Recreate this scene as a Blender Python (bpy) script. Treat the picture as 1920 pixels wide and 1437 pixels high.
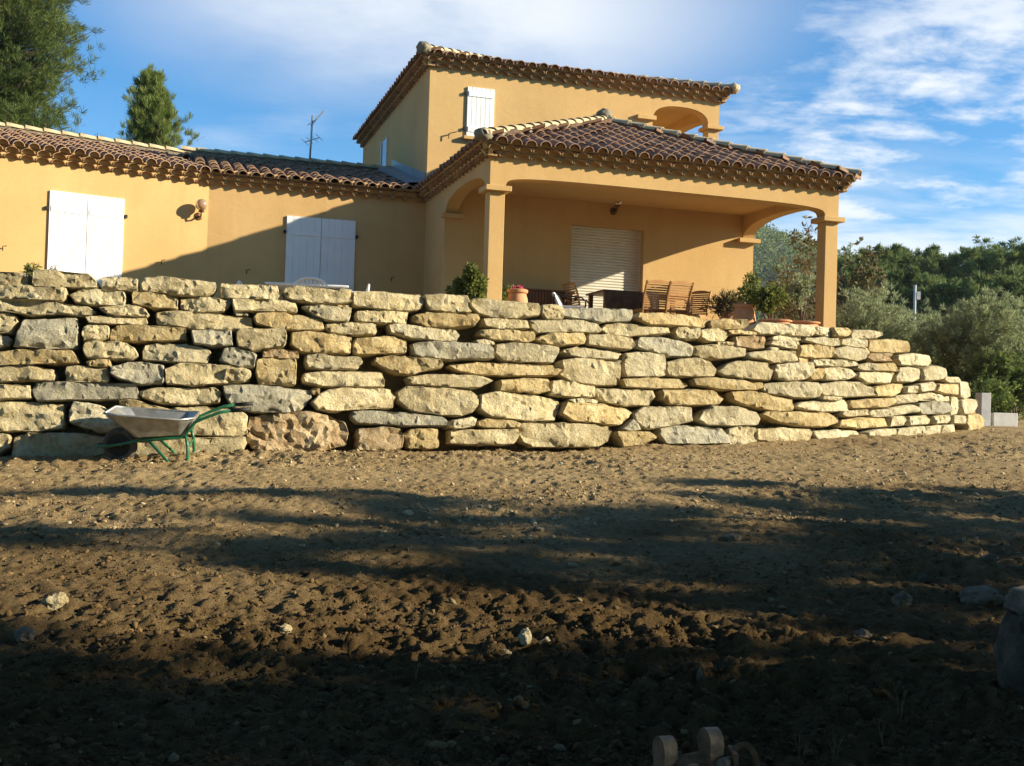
import bpy, bmesh, math, random
import numpy as np
from mathutils import Vector, Matrix, noise as mnoise
from mathutils.geometry import delaunay_2d_cdt

random.seed(7); np.random.seed(7)
SC = bpy.context.scene
for o in list(bpy.data.objects): bpy.data.objects.remove(o)
COL = SC.collection

# ------------------------------------------------------------------ camera
F_PX, PITCH, ROLL = 2061.0, 0.0191, 0.0308
cp, sp, cr, sr = math.cos(PITCH), math.sin(PITCH), math.cos(ROLL), math.sin(ROLL)
cam_d = bpy.data.cameras.new('camera'); cam_d.sensor_width = 36.0; cam_d.lens = F_PX/1920*36
cam_d.clip_start = 0.1; cam_d.clip_end = 5000
cam = bpy.data.objects.new('camera', cam_d); COL.objects.link(cam)
R0, U0, FW = Vector((1, 0, 0)), Vector((0, -sp, cp)), Vector((0, cp, sp))
Rv = R0*cr + U0*sr; Uv = U0*cr - R0*sr
M = Matrix.Identity(4)
for i in range(3): M[i][0], M[i][1], M[i][2] = Rv[i], Uv[i], -FW[i]
cam.matrix_world = M
SC.camera = cam

# ------------------------------------------------------------------ light and sky
YAW = 0.3075
cu, su = math.cos(YAW), math.sin(YAW)
HX, HY = -0.437, 17.0                      # front left pillar of the porch
sun_h = (-1.0, 0.44, -0.405)               # the way the light travels, along the house axes
sun_w = Vector((sun_h[0]*cu - sun_h[1]*su, sun_h[0]*su + sun_h[1]*cu, sun_h[2])).normalized()
SUN_EL = math.asin(-sun_w.z); SUN_ROT = math.atan2(-sun_w.x, -sun_w.y)
sd = bpy.data.lights.new('sun', 'SUN'); sd.energy = 5.0; sd.angle = math.radians(0.53); sd.color = (1.0, 0.87, 0.64)
sun = bpy.data.objects.new('sun', sd); COL.objects.link(sun)
sun.rotation_euler = sun_w.to_track_quat('-Z', 'Y').to_euler(); sun.location = (30, 0, 30)

world = bpy.data.worlds.new('World'); SC.world = world; world.use_nodes = True
SC.view_settings.view_transform = 'Standard'; SC.view_settings.look = 'None'
SC.view_settings.exposure = 1.22; SC.view_settings.gamma = 1.0; SC.view_settings.use_curve_mapping = False

def build_sky():
    nt = world.node_tree; N = nt.nodes; L = nt.links; N.clear()
    out = N.new('ShaderNodeOutputWorld'); bg = N.new('ShaderNodeBackground')
    sky = N.new('ShaderNodeTexSky'); sky.sky_type = 'NISHITA'; sky.sun_disc = False
    sky.sun_elevation = SUN_EL; sky.sun_rotation = SUN_ROT
    sky.air_density = 1.0; sky.dust_density = 0.6; sky.ozone_density = 3.0; sky.altitude = 200
    tc = N.new('ShaderNodeTexCoord')
    def math_(op, a, b=None, c=None):
        n = N.new('ShaderNodeMath'); n.operation = op
        for i, v in enumerate((a, b, c)):
            if v is None: continue
            if isinstance(v, (int, float)): n.inputs[i].default_value = v
            else: L.new(v, n.inputs[i])
        return n.outputs[0]
    def ramp(v, a, b):
        n = N.new('ShaderNodeMapRange'); n.interpolation_type = 'SMOOTHSTEP'
        n.inputs['From Min'].default_value = a; n.inputs['From Max'].default_value = b
        L.new(v, n.inputs['Value']); return n.outputs['Result']
    sep = N.new('ShaderNodeSeparateXYZ'); L.new(tc.outputs['Generated'], sep.inputs[0])
    # clouds lie on a flat layer high above: project the direction on that layer
    zc = math_('MAXIMUM', sep.outputs['Z'], 0.0); zc = math_('ADD', zc, 0.16)
    px = math_('DIVIDE', sep.outputs['X'], zc); py = math_('DIVIDE', sep.outputs['Y'], zc)
    comb = N.new('ShaderNodeCombineXYZ'); L.new(px, comb.inputs[0]); L.new(py, comb.inputs[1])
    def noise(scale, detail, rough, sx=1, sy=1, off=0.0, dist=0.0):
        mp = N.new('ShaderNodeMapping'); mp.inputs['Scale'].default_value = (sx, sy, 1); mp.inputs['Location'].default_value = (off, off*0.7, off)
        L.new(comb.outputs[0], mp.inputs[0])
        n = N.new('ShaderNodeTexNoise'); n.inputs['Scale'].default_value = scale; n.inputs['Detail'].default_value = detail
        n.inputs['Roughness'].default_value = rough; n.inputs['Distortion'].default_value = dist
        L.new(mp.outputs[0], n.inputs['Vector']); return n.outputs['Fac']
    def blob(x, y, r0, r1, sx=1.0, sy=1.0):
        dx = math_('MULTIPLY', math_('SUBTRACT', px, x), sx); dy = math_('MULTIPLY', math_('SUBTRACT', py, y), sy)
        d = math_('SQRT', math_('ADD', math_('MULTIPLY', dx, dx), math_('MULTIPLY', dy, dy)))
        return ramp(d, r1, r0)
    def lay(x, y):                                             # a place on the cloud layer
        dx, dy = (x-960)/F_PX, (y-718.5)/F_PX
        a = dx*cr + dy*sr; b = dx*sr - dy*cr
        v = Vector((a, cp - b*sp, sp + b*cp)).normalized(); z = max(v.z, 0)+0.16
        return v.x/z, v.y/z
    puffs = noise(3.4, 10, 0.62, 1.0, 1.3, off=3.1, dist=0.15); soft = noise(1.1, 7, 0.55, off=7.7); streak = noise(1.5, 8, 0.58, 1.0, 1.9, off=1.3, dist=0.2)
    # soft veil of high cloud over the house
    c1 = lay(830, 20); veil = math_('MULTIPLY', blob(c1[0], c1[1], 0.0, 0.78, 1.0, 1.3), ramp(math_('ADD', math_('MULTIPLY', soft, 0.75), math_('MULTIPLY', streak, 0.25)), 0.26, 0.60))
    # broken clouds on the right
    c2 = lay(1720, 270); field = blob(c2[0], c2[1], 0.2, 1.0, 1.5, 0.7)
    cum = math_('MULTIPLY', field, ramp(puffs, 0.40, 0.66)); cum = math_('MULTIPLY', cum, 0.9)
    c3 = lay(1800, 410); bank = math_('MULTIPLY', blob(c3[0], c3[1], 0.2, 1.25, 1.15, 0.9), ramp(streak, 0.28, 0.56)); bank = math_('MULTIPLY', math_('MULTIPLY', bank, ramp(sep.outputs['Z'], 0.26, 0.12)), 0.85)
    # thin streaks, everywhere
    thin = math_('ADD', math_('MULTIPLY', ramp(streak, 0.46, 0.75), 0.26), math_('MULTIPLY', ramp(sep.outputs['Z'], 0.30, 0.0), 0.14))
    tot = math_('MAXIMUM', math_('MAXIMUM', math_('MULTIPLY', veil, 0.97), cum), math_('MAXIMUM', bank, thin))
    hz = ramp(sep.outputs['Z'], 0.0, 0.03); tot = math_('MULTIPLY', tot, hz)
    tint = N.new('ShaderNodeMix'); tint.data_type = 'RGBA'; tint.blend_type = 'MULTIPLY'; tint.inputs[0].default_value = 1.0
    L.new(sky.outputs[0], tint.inputs[6]); tint.inputs[7].default_value = SKY_TINT
    mix = N.new('ShaderNodeMix'); mix.data_type = 'RGBA'
    L.new(tot, mix.inputs[0]); L.new(tint.outputs[2], mix.inputs[6]); mix.inputs[7].default_value = CLOUD_RGB
    L.new(mix.outputs[2], bg.inputs['Color']); bg.inputs['Strength'].default_value = SKY_STRENGTH
    L.new(bg.outputs[0], out.inputs['Surface'])
SKY_STRENGTH = 0.05
SKY_TINT = (0.60, 1.32, 1.72, 1)
CLOUD_RGB = (9.3, 9.5, 9.7, 1)
build_sky()

# ------------------------------------------------------------------ helpers
def ray(x, y):
    dx, dy = x-960, y-718.5
    a = (dx*cr + dy*sr)/F_PX; b = -(-dx*sr + dy*cr)/F_PX
    return np.array([a, cp - b*sp, sp + b*cp])
def at_depth(x, y, Y): r = ray(x, y); return r*(Y/r[1])
def at_height(x, y, z): r = ray(x, y); return r*(z/r[2])
def h2w(u, v, z): return (HX + u*cu - v*su, HY + u*su + v*cu, z)
def w2h(P):
    dx, dy = P[0]-HX, P[1]-HY
    return (dx*cu + dy*su, -dx*su + dy*cu, P[2])

def tag(o, label=None, cat=None, group=None, kind=None):
    if label: o['label'] = label
    if cat: o['category'] = cat
    if group: o['group'] = group
    if kind: o['kind'] = kind
    return o
def empty(name, loc, label, cat, group=None, rz=0.0):
    o = bpy.data.objects.new(name, None); COL.objects.link(o); o.location = loc; o.rotation_euler = (0, 0, rz)
    o.empty_display_size = 0.2
    return tag(o, label, cat, group)
def link(name, me, parent=None):
    o = bpy.data.objects.new(name, me); COL.objects.link(o)
    if parent is not None: o.parent = parent
    return o
def fast_mesh(name, V, Fq, mats, smooth=False, mat_idx=None):
    """V (n,3) array, Fq (m,k) array with k = 3 or 4"""
    V = np.asarray(V, np.float32); Fq = np.asarray(Fq, np.int32); k = Fq.shape[1]
    me = bpy.data.meshes.new(name); me.vertices.add(len(V)); me.vertices.foreach_set('co', V.ravel())
    me.loops.add(Fq.size); me.loops.foreach_set('vertex_index', Fq.ravel())
    me.polygons.add(len(Fq)); me.polygons.foreach_set('loop_start', np.arange(0, Fq.size, k, dtype=np.int32))
    if smooth: me.polygons.foreach_set('use_smooth', np.ones(len(Fq), bool))
    for m in (mats if isinstance(mats, (list, tuple)) else [mats]): me.materials.append(m)
    if mat_idx is not None: me.polygons.foreach_set('material_index', np.asarray(mat_idx, np.int32))
    me.update(calc_edges=True); return me

class MB:
    """collects simple shapes for ONE mesh"""
    def __init__(s): s.v, s.f, s.m = [], [], []
    def add(s, verts, faces, mi=0, T=None):
        b = len(s.v)
        for p in verts:
            p = Vector(p)
            if T is not None: p = T @ p
            s.v.append(tuple(p))
        for f in faces: s.f.append(tuple(b+i for i in f)); s.m.append(mi)
        return s
    def box(s, x0, x1, y0, y1, z0, z1, mi=0, T=None):
        V = [(x, y, z) for x in (x0, x1) for y in (y0, y1) for z in (z0, z1)]
        return s.add(V, [(0, 1, 3, 2), (4, 6, 7, 5), (0, 4, 5, 1), (2, 3, 7, 6), (0, 2, 6, 4), (1, 5, 7, 3)], mi, T)
    def bar(s, a, b, w, h, up=(0, 0, 1), mi=0):
        a, b = Vector(a), Vector(b); d = (b-a); L = d.length; d.normalize()
        x = d.cross(Vector(up));
        if x.length < 1e-4: x = d.cross(Vector((1, 0, 0)))
        x.normalize(); y = x.cross(d)
        V = [a + d*t + x*i*w/2 + y*j*h/2 for t in (0, L) for i in (-1, 1) for j in (-1, 1)]
        return s.add(V, [(0, 1, 3, 2), (4, 6, 7, 5), (0, 4, 5, 1), (2, 3, 7, 6), (0, 2, 6, 4), (1, 5, 7, 3)], mi)
    def tube(s, pts, r, seg=8, mi=0, cap=True):
        pts = [Vector(p) for p in pts]; n = len(pts)
        rr = r if isinstance(r, (list, tuple)) else [r]*n
        b = len(s.v); prev = None
        for i, p in enumerate(pts):
            d = (pts[min(i+1, n-1)] - pts[max(i-1, 0)]).normalized()
            if prev is None:
                x = d.cross(Vector((0, 0, 1)))
                if x.length < 1e-3: x = d.cross(Vector((1, 0, 0)))
            else: x = prev - d*prev.dot(d)
            x.normalize(); prev = x; y = d.cross(x)
            for k in range(seg):
                a = 2*math.pi*k/seg; s.v.append(tuple(p + (x*math.cos(a) + y*math.sin(a))*rr[i]))
        for i in range(n-1):
            for k in range(seg):
                k2 = (k+1) % seg
                s.f.append((b+i*seg+k, b+i*seg+k2, b+(i+1)*seg+k2, b+(i+1)*seg+k)); s.m.append(mi)
        if cap:
            s.f.append(tuple(b+k for k in reversed(range(seg)))); s.m.append(mi)
            s.f.append(tuple(b+(n-1)*seg+k for k in range(seg))); s.m.append(mi)
        return s
    def lathe(s, prof, seg=20, c=(0, 0, 0), mi=0):
        b = len(s.v)
        for r, z in prof:
            for k in range(seg):
                a = 2*math.pi*k/seg; s.v.append((c[0]+r*math.cos(a), c[1]+r*math.sin(a), c[2]+z))
        for i in range(len(prof)-1):
            for k in range(seg):
                k2 = (k+1) % seg
                s.f.append((b+i*seg+k, b+i*seg+k2, b+(i+1)*seg+k2, b+(i+1)*seg+k)); s.m.append(mi)
        return s
    def mesh(s, name, mats, smooth=False, ang=None):
        me = bpy.data.meshes.new(name); me.from_pydata(s.v, [], s.f)
        for m in (mats if isinstance(mats, (list, tuple)) else [mats]): me.materials.append(m)
        me.polygons.foreach_set('material_index', s.m)
        if smooth: me.polygons.foreach_set('use_smooth', [True]*len(s.f))
        me.update()
        if ang is not None: me.set_sharp_from_angle(angle=math.radians(ang))
        return me
    def obj(s, name, mats, parent=None, smooth=False, ang=None, bevel=0.0):
        o = link(name, s.mesh(name, mats, smooth, ang), parent)
        if bevel:
            md = o.modifiers.new('bevel', 'BEVEL'); md.width = bevel; md.segments = 2; md.limit_method = 'ANGLE'
        return o

# ------------------------------------------------------------------ materials
def new_mat(name):
    m = bpy.data.materials.new(name); m.use_nodes = True; nt = m.node_tree
    b = nt.nodes['Principled BSDF']; return m, nt, b
def nnode(nt, typ, **kw):
    n = nt.nodes.new(typ)
    for k, v in kw.items():
        if k in n.inputs: n.inputs[k].default_value = v
        else: setattr(n, k, v)
    return n
def noise_tex(nt, scale, detail=5, rough=0.6, coord='Object', sc=(1, 1, 1), dist=0.0):
    tc = nnode(nt, 'ShaderNodeTexCoord'); mp = nnode(nt, 'ShaderNodeMapping'); mp.inputs['Scale'].default_value = sc
    n = nnode(nt, 'ShaderNodeTexNoise', Scale=scale, Detail=detail, Roughness=rough, Distortion=dist)
    nt.links.new(tc.outputs[coord], mp.inputs[0]); nt.links.new(mp.outputs[0], n.inputs['Vector']); return n.outputs['Fac']
def world_noise(nt, scale, detail=5, rough=0.6, sc=(1, 1, 1), dist=0.0):
    g = nnode(nt, 'ShaderNodeNewGeometry'); mp = nnode(nt, 'ShaderNodeMapping'); mp.inputs['Scale'].default_value = sc
    n = nnode(nt, 'ShaderNodeTexNoise', Scale=scale, Detail=detail, Roughness=rough, Distortion=dist)
    nt.links.new(g.outputs['Position'], mp.inputs[0]); nt.links.new(mp.outputs[0], n.inputs['Vector']); return n.outputs['Fac']
def cramp(nt, fac, stops):
    r = nnode(nt, 'ShaderNodeValToRGB'); e = r.color_ramp.elements
    while len(e) < len(stops): e.new(0.5)
    for i, (p, c) in enumerate(stops): e[i].position = p; e[i].color = (*c, 1) if len(c) == 3 else c
    nt.links.new(fac, r.inputs[0]); return r.outputs[0]
def mixc(nt, fac, a, b, blend='MIX'):
    n = nnode(nt, 'ShaderNodeMix', data_type='RGBA', blend_type=blend)
    for v, i in ((fac, 0), (a, 6), (b, 7)):
        if isinstance(v, (int, float)): n.inputs[i].default_value = v
        elif isinstance(v, tuple): n.inputs[i].default_value = (*v, 1) if len(v) == 3 else v
        else: nt.links.new(v, n.inputs[i])
    return n.outputs[2]
def bump(nt, b, h, strength=0.3, dist=0.02):
    n = nnode(nt, 'ShaderNodeBump', Strength=strength, Distance=dist); nt.links.new(h, n.inputs['Height']); nt.links.new(n.outputs[0], b.inputs['Normal'])
def sm(nt, op, a, b):
    n = nnode(nt, 'ShaderNodeMath', operation=op)
    for i, v in enumerate((a, b)):
        if isinstance(v, (int, float)): n.inputs[i].default_value = v
        else: nt.links.new(v, n.inputs[i])
    return n.outputs[0]
def simple(name, col, rough=0.6, metal=0.0, var=0.12, scale=12, bmp=0.0, spec=0.3):
    m, nt, b = new_mat(name); f = noise_tex(nt, scale, 6, 0.6)
    dk = tuple(c*(1-var*1.6) for c in col); lt = tuple(min(1, c*(1+var)) for c in col)
    nt.links.new(cramp(nt, f, [(0.3, dk), (0.7, lt)]), b.inputs['Base Color'])
    b.inputs['Roughness'].default_value = rough; b.inputs['Metallic'].default_value = metal; b.inputs['Specular IOR Level'].default_value = spec
    if bmp: bump(nt, b, noise_tex(nt, scale*6, 4, 0.6), bmp, 0.01)
    return m

def plaster_mat():
    m, nt, b = new_mat('ochre_plaster')
    big = world_noise(nt, 0.7, 5, 0.6); fine = world_noise(nt, 55, 3, 0.7)
    c = cramp(nt, big, [(0.3, (0.51, 0.33, 0.14)), (0.7, (0.60, 0.405, 0.185))])
    streak = world_noise(nt, 2.2, 4, 0.6, (1.6, 1.6, 0.12))
    c = mixc(nt, cramp(nt, streak, [(0.5, (0, 0, 0)), (0.8, (0.45, 0.45, 0.45))]), c, (0.45, 0.285, 0.12))
    c = mixc(nt, cramp(nt, fine, [(0.35, (0.16, 0.16, 0.16)), (0.65, (0, 0, 0))]), c, (0.38, 0.23, 0.09))
    nt.links.new(c, b.inputs['Base Color']); b.inputs['Roughness'].default_value = 0.95; b.inputs['Specular IOR Level'].default_value = 0.1
    bump(nt, b, sm(nt, 'ADD', world_noise(nt, 120, 3, 0.6), sm(nt, 'MULTIPLY', world_noise(nt, 6, 5, 0.6, (1, 1, 1.6), 0.6), 1.6)), 0.35, 0.008); return m
def stone_mat(name, stops, spots=(0.62, 0.55, 0.38)):
    m, nt, b = new_mat(name)
    oi = nnode(nt, 'ShaderNodeObjectInfo'); off = nnode(nt, 'ShaderNodeVectorMath', operation='SCALE')
    g = nnode(nt, 'ShaderNodeNewGeometry'); cx_ = nnode(nt, 'ShaderNodeCombineXYZ')
    for i in range(3): nt.links.new(oi.outputs['Random'], cx_.inputs[i])
    nt.links.new(cx_.outputs[0], off.inputs[0]); off.inputs['Scale'].default_value = 37.0
    ad = nnode(nt, 'ShaderNodeVectorMath', operation='ADD'); nt.links.new(g.outputs['Position'], ad.inputs[0]); nt.links.new(off.outputs[0], ad.inputs[1])
    def nz(scale, det, ro, dist=0.0):
        n = nnode(nt, 'ShaderNodeTexNoise', Scale=scale, Detail=det, Roughness=ro, Distortion=dist); nt.links.new(ad.outputs[0], n.inputs['Vector']); return n.outputs['Fac']
    base = cramp(nt, nz(3.2, 8, 0.65, 0.6), stops)
    pale = cramp(nt, nz(14, 7, 0.7), [(0.52, (0, 0, 0)), (0.72, (0.75, 0.75, 0.75))])
    c = mixc(nt, pale, base, spots)
    rust = cramp(nt, nz(5.5, 5, 0.6, 0.8), [(0.6, (0, 0, 0)), (0.78, (0.55, 0.55, 0.55))]); c = mixc(nt, rust, c, (0.36, 0.2, 0.065))
    pit = cramp(nt, nz(24, 8, 0.8), [(0.36, (1, 1, 1)), (0.47, (0, 0, 0))]); c = mixc(nt, sm(nt, 'MULTIPLY', pit, 0.7), c, (0.13, 0.095, 0.05))
    lich = cramp(nt, nz(7, 8, 0.75, 0.4), [(0.56, (0, 0, 0)), (0.66, (0.5, 0.5, 0.5))]); c = mixc(nt, lich, c, (0.2, 0.185, 0.13))
    val = nnode(nt, 'ShaderNodeMapRange'); nt.links.new(oi.outputs['Random'], val.inputs['Value']); val.inputs['To Min'].default_value = 0.8; val.inputs['To Max'].default_value = 1.12
    hsv = nnode(nt, 'ShaderNodeHueSaturation'); nt.links.new(c, hsv.inputs['Color']); nt.links.new(val.outputs[0], hsv.inputs['Value'])
    nt.links.new(hsv.outputs[0], b.inputs['Base Color']); b.inputs['Roughness'].default_value = 0.92; b.inputs['Specular IOR Level'].default_value = 0.15
    h = sm(nt, 'ADD', nz(11, 10, 0.72), sm(nt, 'MULTIPLY', nz(45, 6, 0.7), 0.35)); bump(nt, b, h, 1.0, 0.05); return m
STONE = {
 't': stone_mat('limestone_tan', [(0.25, (0.34, 0.265, 0.145)), (0.45, (0.51, 0.42, 0.24)), (0.7, (0.64, 0.56, 0.36))]),
 'o': stone_mat('limestone_ochre', [(0.25, (0.37, 0.25, 0.105)), (0.45, (0.51, 0.385, 0.185)), (0.7, (0.62, 0.51, 0.29))], (0.62, 0.53, 0.33)),
 'g': stone_mat('limestone_grey', [(0.25, (0.29, 0.265, 0.20)), (0.5, (0.41, 0.38, 0.285)), (0.72, (0.56, 0.49, 0.325))], (0.52, 0.49, 0.38)),
 'b': stone_mat('limestone_brown', [(0.25, (0.27, 0.17, 0.085)), (0.5, (0.42, 0.30, 0.165)), (0.72, (0.58, 0.48, 0.31))], (0.64, 0.57, 0.40)),
 'p': stone_mat('limestone_pale', [(0.25, (0.44, 0.365, 0.215)), (0.5, (0.56, 0.485, 0.31)), (0.75, (0.66, 0.60, 0.42))], (0.66, 0.61, 0.46)),
}
def damp_shade(nt, c):
    # moist turned earth away from the wall, tree shade painted into it too; dry dust along it
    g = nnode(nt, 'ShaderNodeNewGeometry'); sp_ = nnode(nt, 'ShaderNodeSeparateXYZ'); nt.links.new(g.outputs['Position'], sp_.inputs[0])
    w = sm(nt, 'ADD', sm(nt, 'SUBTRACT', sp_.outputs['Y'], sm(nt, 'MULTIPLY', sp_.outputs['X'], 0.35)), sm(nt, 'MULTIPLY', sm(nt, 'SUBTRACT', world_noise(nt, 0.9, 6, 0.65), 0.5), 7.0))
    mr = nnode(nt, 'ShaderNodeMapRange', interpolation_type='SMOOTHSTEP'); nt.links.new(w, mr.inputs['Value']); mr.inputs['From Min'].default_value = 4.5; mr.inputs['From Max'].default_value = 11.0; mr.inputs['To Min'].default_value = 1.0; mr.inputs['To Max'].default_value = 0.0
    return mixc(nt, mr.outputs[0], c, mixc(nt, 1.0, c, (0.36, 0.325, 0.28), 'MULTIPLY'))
def soil_mat(name='soil'):
    m, nt, b = new_mat(name)
    c = cramp(nt, world_noise(nt, 0.55, 7, 0.62, (1, 1.6, 1), 0.5), [(0.3, (0.27, 0.19, 0.096)), (0.5, (0.37, 0.27, 0.138)), (0.72, (0.46, 0.345, 0.19))])
    cl = world_noise(nt, 16, 8, 0.72); c = mixc(nt, cramp(nt, cl, [(0.36, (0.6, 0.6, 0.6)), (0.52, (0, 0, 0))]), c, (0.15, 0.095, 0.042))
    peb = world_noise(nt, 60, 3, 0.6); c = mixc(nt, cramp(nt, peb, [(0.66, (0, 0, 0)), (0.74, (0.55, 0.55, 0.55))]), c, (0.5, 0.39, 0.23))
    c = damp_shade(nt, c)
    nt.links.new(c, b.inputs['Base Color']); b.inputs['Roughness'].default_value = 1.0; b.inputs['Specular IOR Level'].default_value = 0.05
    h = sm(nt, 'ADD', cl, sm(nt, 'MULTIPLY', world_noise(nt, 70, 6, 0.75), 0.4)); bump(nt, b, h, 1.0, 0.06); return m
def island_mat(name, stops, rough=0.95, scale=3.0):  # one tone per piece
    m, nt, b = new_mat(name); g = nnode(nt, 'ShaderNodeNewGeometry')
    f = sm(nt, 'ADD', sm(nt, 'MULTIPLY', g.outputs['Random Per Island'], 0.65), sm(nt, 'MULTIPLY', world_noise(nt, scale, 4, 0.6), 0.35))
    nt.links.new(damp_shade(nt, cramp(nt, f, stops)), b.inputs['Base Color']); b.inputs['Roughness'].default_value = rough; b.inputs['Specular IOR Level'].default_value = 0.15
    bump(nt, b, world_noise(nt, 60, 4, 0.6), 0.4, 0.01); return m
def tile_mat(name, per_island=False, tint=(1, 1, 1)):
    m, nt, b = new_mat(name)
    if per_island: g = nnode(nt, 'ShaderNodeNewGeometry'); rnd = g.outputs['Random Per Island']
    else: g = nnode(nt, 'ShaderNodeObjectInfo'); rnd = g.outputs['Random']
    t = lambda c: tuple(c[i]*tint[i] for i in range(3))
    base = cramp(nt, rnd, [(0.0, t((0.22, 0.115, 0.07))), (0.35, t((0.29, 0.155, 0.09))), (0.7, t((0.34, 0.20, 0.125))), (1.0, t((0.25, 0.165, 0.12)))])
    w = world_noise(nt, 7, 6, 0.65); c = mixc(nt, cramp(nt, w, [(0.42, (0, 0, 0)), (0.62, (0.62, 0.62, 0.62))]), base, t((0.125, 0.09, 0.068)))
    w2 = world_noise(nt, 23, 5, 0.65); c = mixc(nt, cramp(nt, w2, [(0.6, (0, 0, 0)), (0.75, (0.45, 0.45, 0.45))]), c, t((0.40, 0.29, 0.2)))
    nt.links.new(c, b.inputs['Base Color']); b.inputs['Roughness'].default_value = 0.85; b.inputs['Specular IOR Level'].default_value = 0.2
    bump(nt, b, world_noise(nt, 50, 4, 0.6), 0.3, 0.008); return m
def leaf_mat(name, stops, trans=0.3, scale=1.2):
    m, nt, b = new_mat(name); g = nnode(nt, 'ShaderNodeNewGeometry')
    f = sm(nt, 'ADD', sm(nt, 'MULTIPLY', g.outputs['Random Per Island'], 0.55), sm(nt, 'MULTIPLY', world_noise(nt, scale, 3, 0.6), 0.45))
    c = cramp(nt, f, stops); nt.links.new(c, b.inputs['Base Color']); b.inputs['Roughness'].default_value = 0.7; b.inputs['Specular IOR Level'].default_value = 0.25
    tr = nnode(nt, 'ShaderNodeBsdfTranslucent'); nt.links.new(c, tr.inputs['Color'])
    mx = nnode(nt, 'ShaderNodeMixShader'); mx.inputs[0].default_value = trans
    out = nt.nodes['Material Output']; nt.links.new(b.outputs[0], mx.inputs[1]); nt.links.new(tr.outputs[0], mx.inputs[2]); nt.links.new(mx.outputs[0], out.inputs['Surface']); return m

PLASTER = plaster_mat()
SOIL = soil_mat()
TILE = tile_mat('terracotta_tile'); TILE_STUFF = tile_mat('terracotta_tiles', True)
TILE_RIM = simple('tile_rim', (0.44, 0.28, 0.18), 0.85, var=0.2, scale=9)
CHANNEL = tile_mat('channel_tiles', True, (0.75, 0.72, 0.7))
EAVE_TILE = tile_mat('eaves_terracotta', False, (1.25, 1.35, 1.15))
RIDGE = simple('ridge_clay', (0.46, 0.37, 0.22), 0.9, var=0.25, scale=5, bmp=0.3)
MORTAR = simple('grey_mortar', (0.2, 0.175, 0.125), 0.95, var=0.25, scale=8, bmp=0.5)
ZINC = simple('zinc_flashing', (0.3, 0.31, 0.32), 0.5, 0.3, var=0.15, scale=4)
WHITE = simple('white_paint', (0.80, 0.80, 0.80), 0.45, var=0.03, scale=5)
WHITE_P = simple('white_plastic', (0.82, 0.81, 0.78), 0.35, var=0.03, scale=5)
PVC = simple('shutter_pvc', (0.72, 0.68, 0.58), 0.5, var=0.04, scale=3)
IRON = simple('black_iron', (0.03, 0.028, 0.026), 0.6, 0.4)
TEAK = simple('teak', (0.42, 0.2, 0.06), 0.55, var=0.25, scale=7)
TEAK_D = simple('dark_teak', (0.2, 0.085, 0.035), 0.55, var=0.25, scale=7)
TERRA = simple('terracotta_pot', (0.52, 0.26, 0.13), 0.85, var=0.15, scale=6, bmp=0.15)
GREEN_METAL = simple('green_enamel', (0.015, 0.13, 0.055), 0.35, 0.0, var=0.25, scale=15, spec=0.5)
GALV = simple('galvanised_steel', (0.42, 0.42, 0.39), 0.42, 0.75, var=0.22, scale=9)
RUBBER = simple('dusty_rubber', (0.09, 0.078, 0.06), 0.9, var=0.4, scale=14)
RUST = simple('rusty_steel', (0.2, 0.105, 0.055), 0.85, 0.15, var=0.35, scale=18, bmp=0.4)
STEEL = simple('worn_steel', (0.22, 0.165, 0.11), 0.7, 0.1, var=0.35, scale=22, bmp=0.3)
BARK = simple('bark', (0.12, 0.085, 0.055), 0.95, var=0.35, scale=5, bmp=0.6)
TWIG = simple('dry_twig', (0.2, 0.14, 0.09), 0.95, var=0.3)
CONCRETE = simple('concrete', (0.42, 0.42, 0.42), 0.9, var=0.12, scale=5, bmp=0.2)
CONCRETE_W = simple('pale_concrete', (0.62, 0.6, 0.55), 0.9, var=0.1, scale=5, bmp=0.2)
FLOOR = simple('terrace_tiles', (0.24, 0.16, 0.1), 0.8, var=0.15, scale=4)
BRASS = simple('bronze_lamp', (0.16, 0.08, 0.035), 0.45, 0.6)
PINE = leaf_mat('pine_needles', [(0.25, (0.04, 0.07, 0.018)), (0.5, (0.085, 0.125, 0.03)), (0.75, (0.16, 0.19, 0.045))], 0.3, 0.8)
PINE_Y = leaf_mat('young_pine_needles', [(0.25, (0.085, 0.13, 0.03)), (0.5, (0.17, 0.225, 0.055)), (0.75, (0.28, 0.32, 0.09))], 0.4, 1.4)
FOREST = leaf_mat('forest_leaves', [(0.25, (0.065, 0.105, 0.035)), (0.5, (0.13, 0.18, 0.052)), (0.75, (0.23, 0.265, 0.075))], 0.35, 0.25)
OLIVE = leaf_mat('olive_leaves', [(0.25, (0.16, 0.19, 0.085)), (0.5, (0.28, 0.32, 0.16)), (0.75, (0.42, 0.44, 0.26))], 0.35, 0.6)
SHRUB = leaf_mat('shrub_leaves', [(0.25, (0.075, 0.105, 0.025)), (0.5, (0.16, 0.195, 0.045)), (0.75, (0.31, 0.31, 0.09))], 0.4, 3)
DRYLEAF = leaf_mat('brown_leaves', [(0.2, (0.10, 0.06, 0.03)), (0.45, (0.16, 0.11, 0.05)), (0.6, (0.12, 0.14, 0.055)), (0.8, (0.19, 0.2, 0.09))], 0.3, 2)
REDLEAF = leaf_mat('oleander_leaves', [(0.25, (0.09, 0.05, 0.03)), (0.5, (0.15, 0.12, 0.05)), (0.75, (0.2, 0.2, 0.07))], 0.3, 4)
PETAL = leaf_mat('pink_petals', [(0.25, (0.5, 0.04, 0.10)), (0.5, (0.6, 0.08, 0.16)), (0.75, (0.7, 0.2, 0.3))], 0.3, 4)
PETAL_W = leaf_mat('white_petals', [(0.25, (0.75, 0.75, 0.7)), (0.5, (0.8, 0.8, 0.76)), (0.75, (0.82, 0.82, 0.8))], 0.3, 4)
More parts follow.
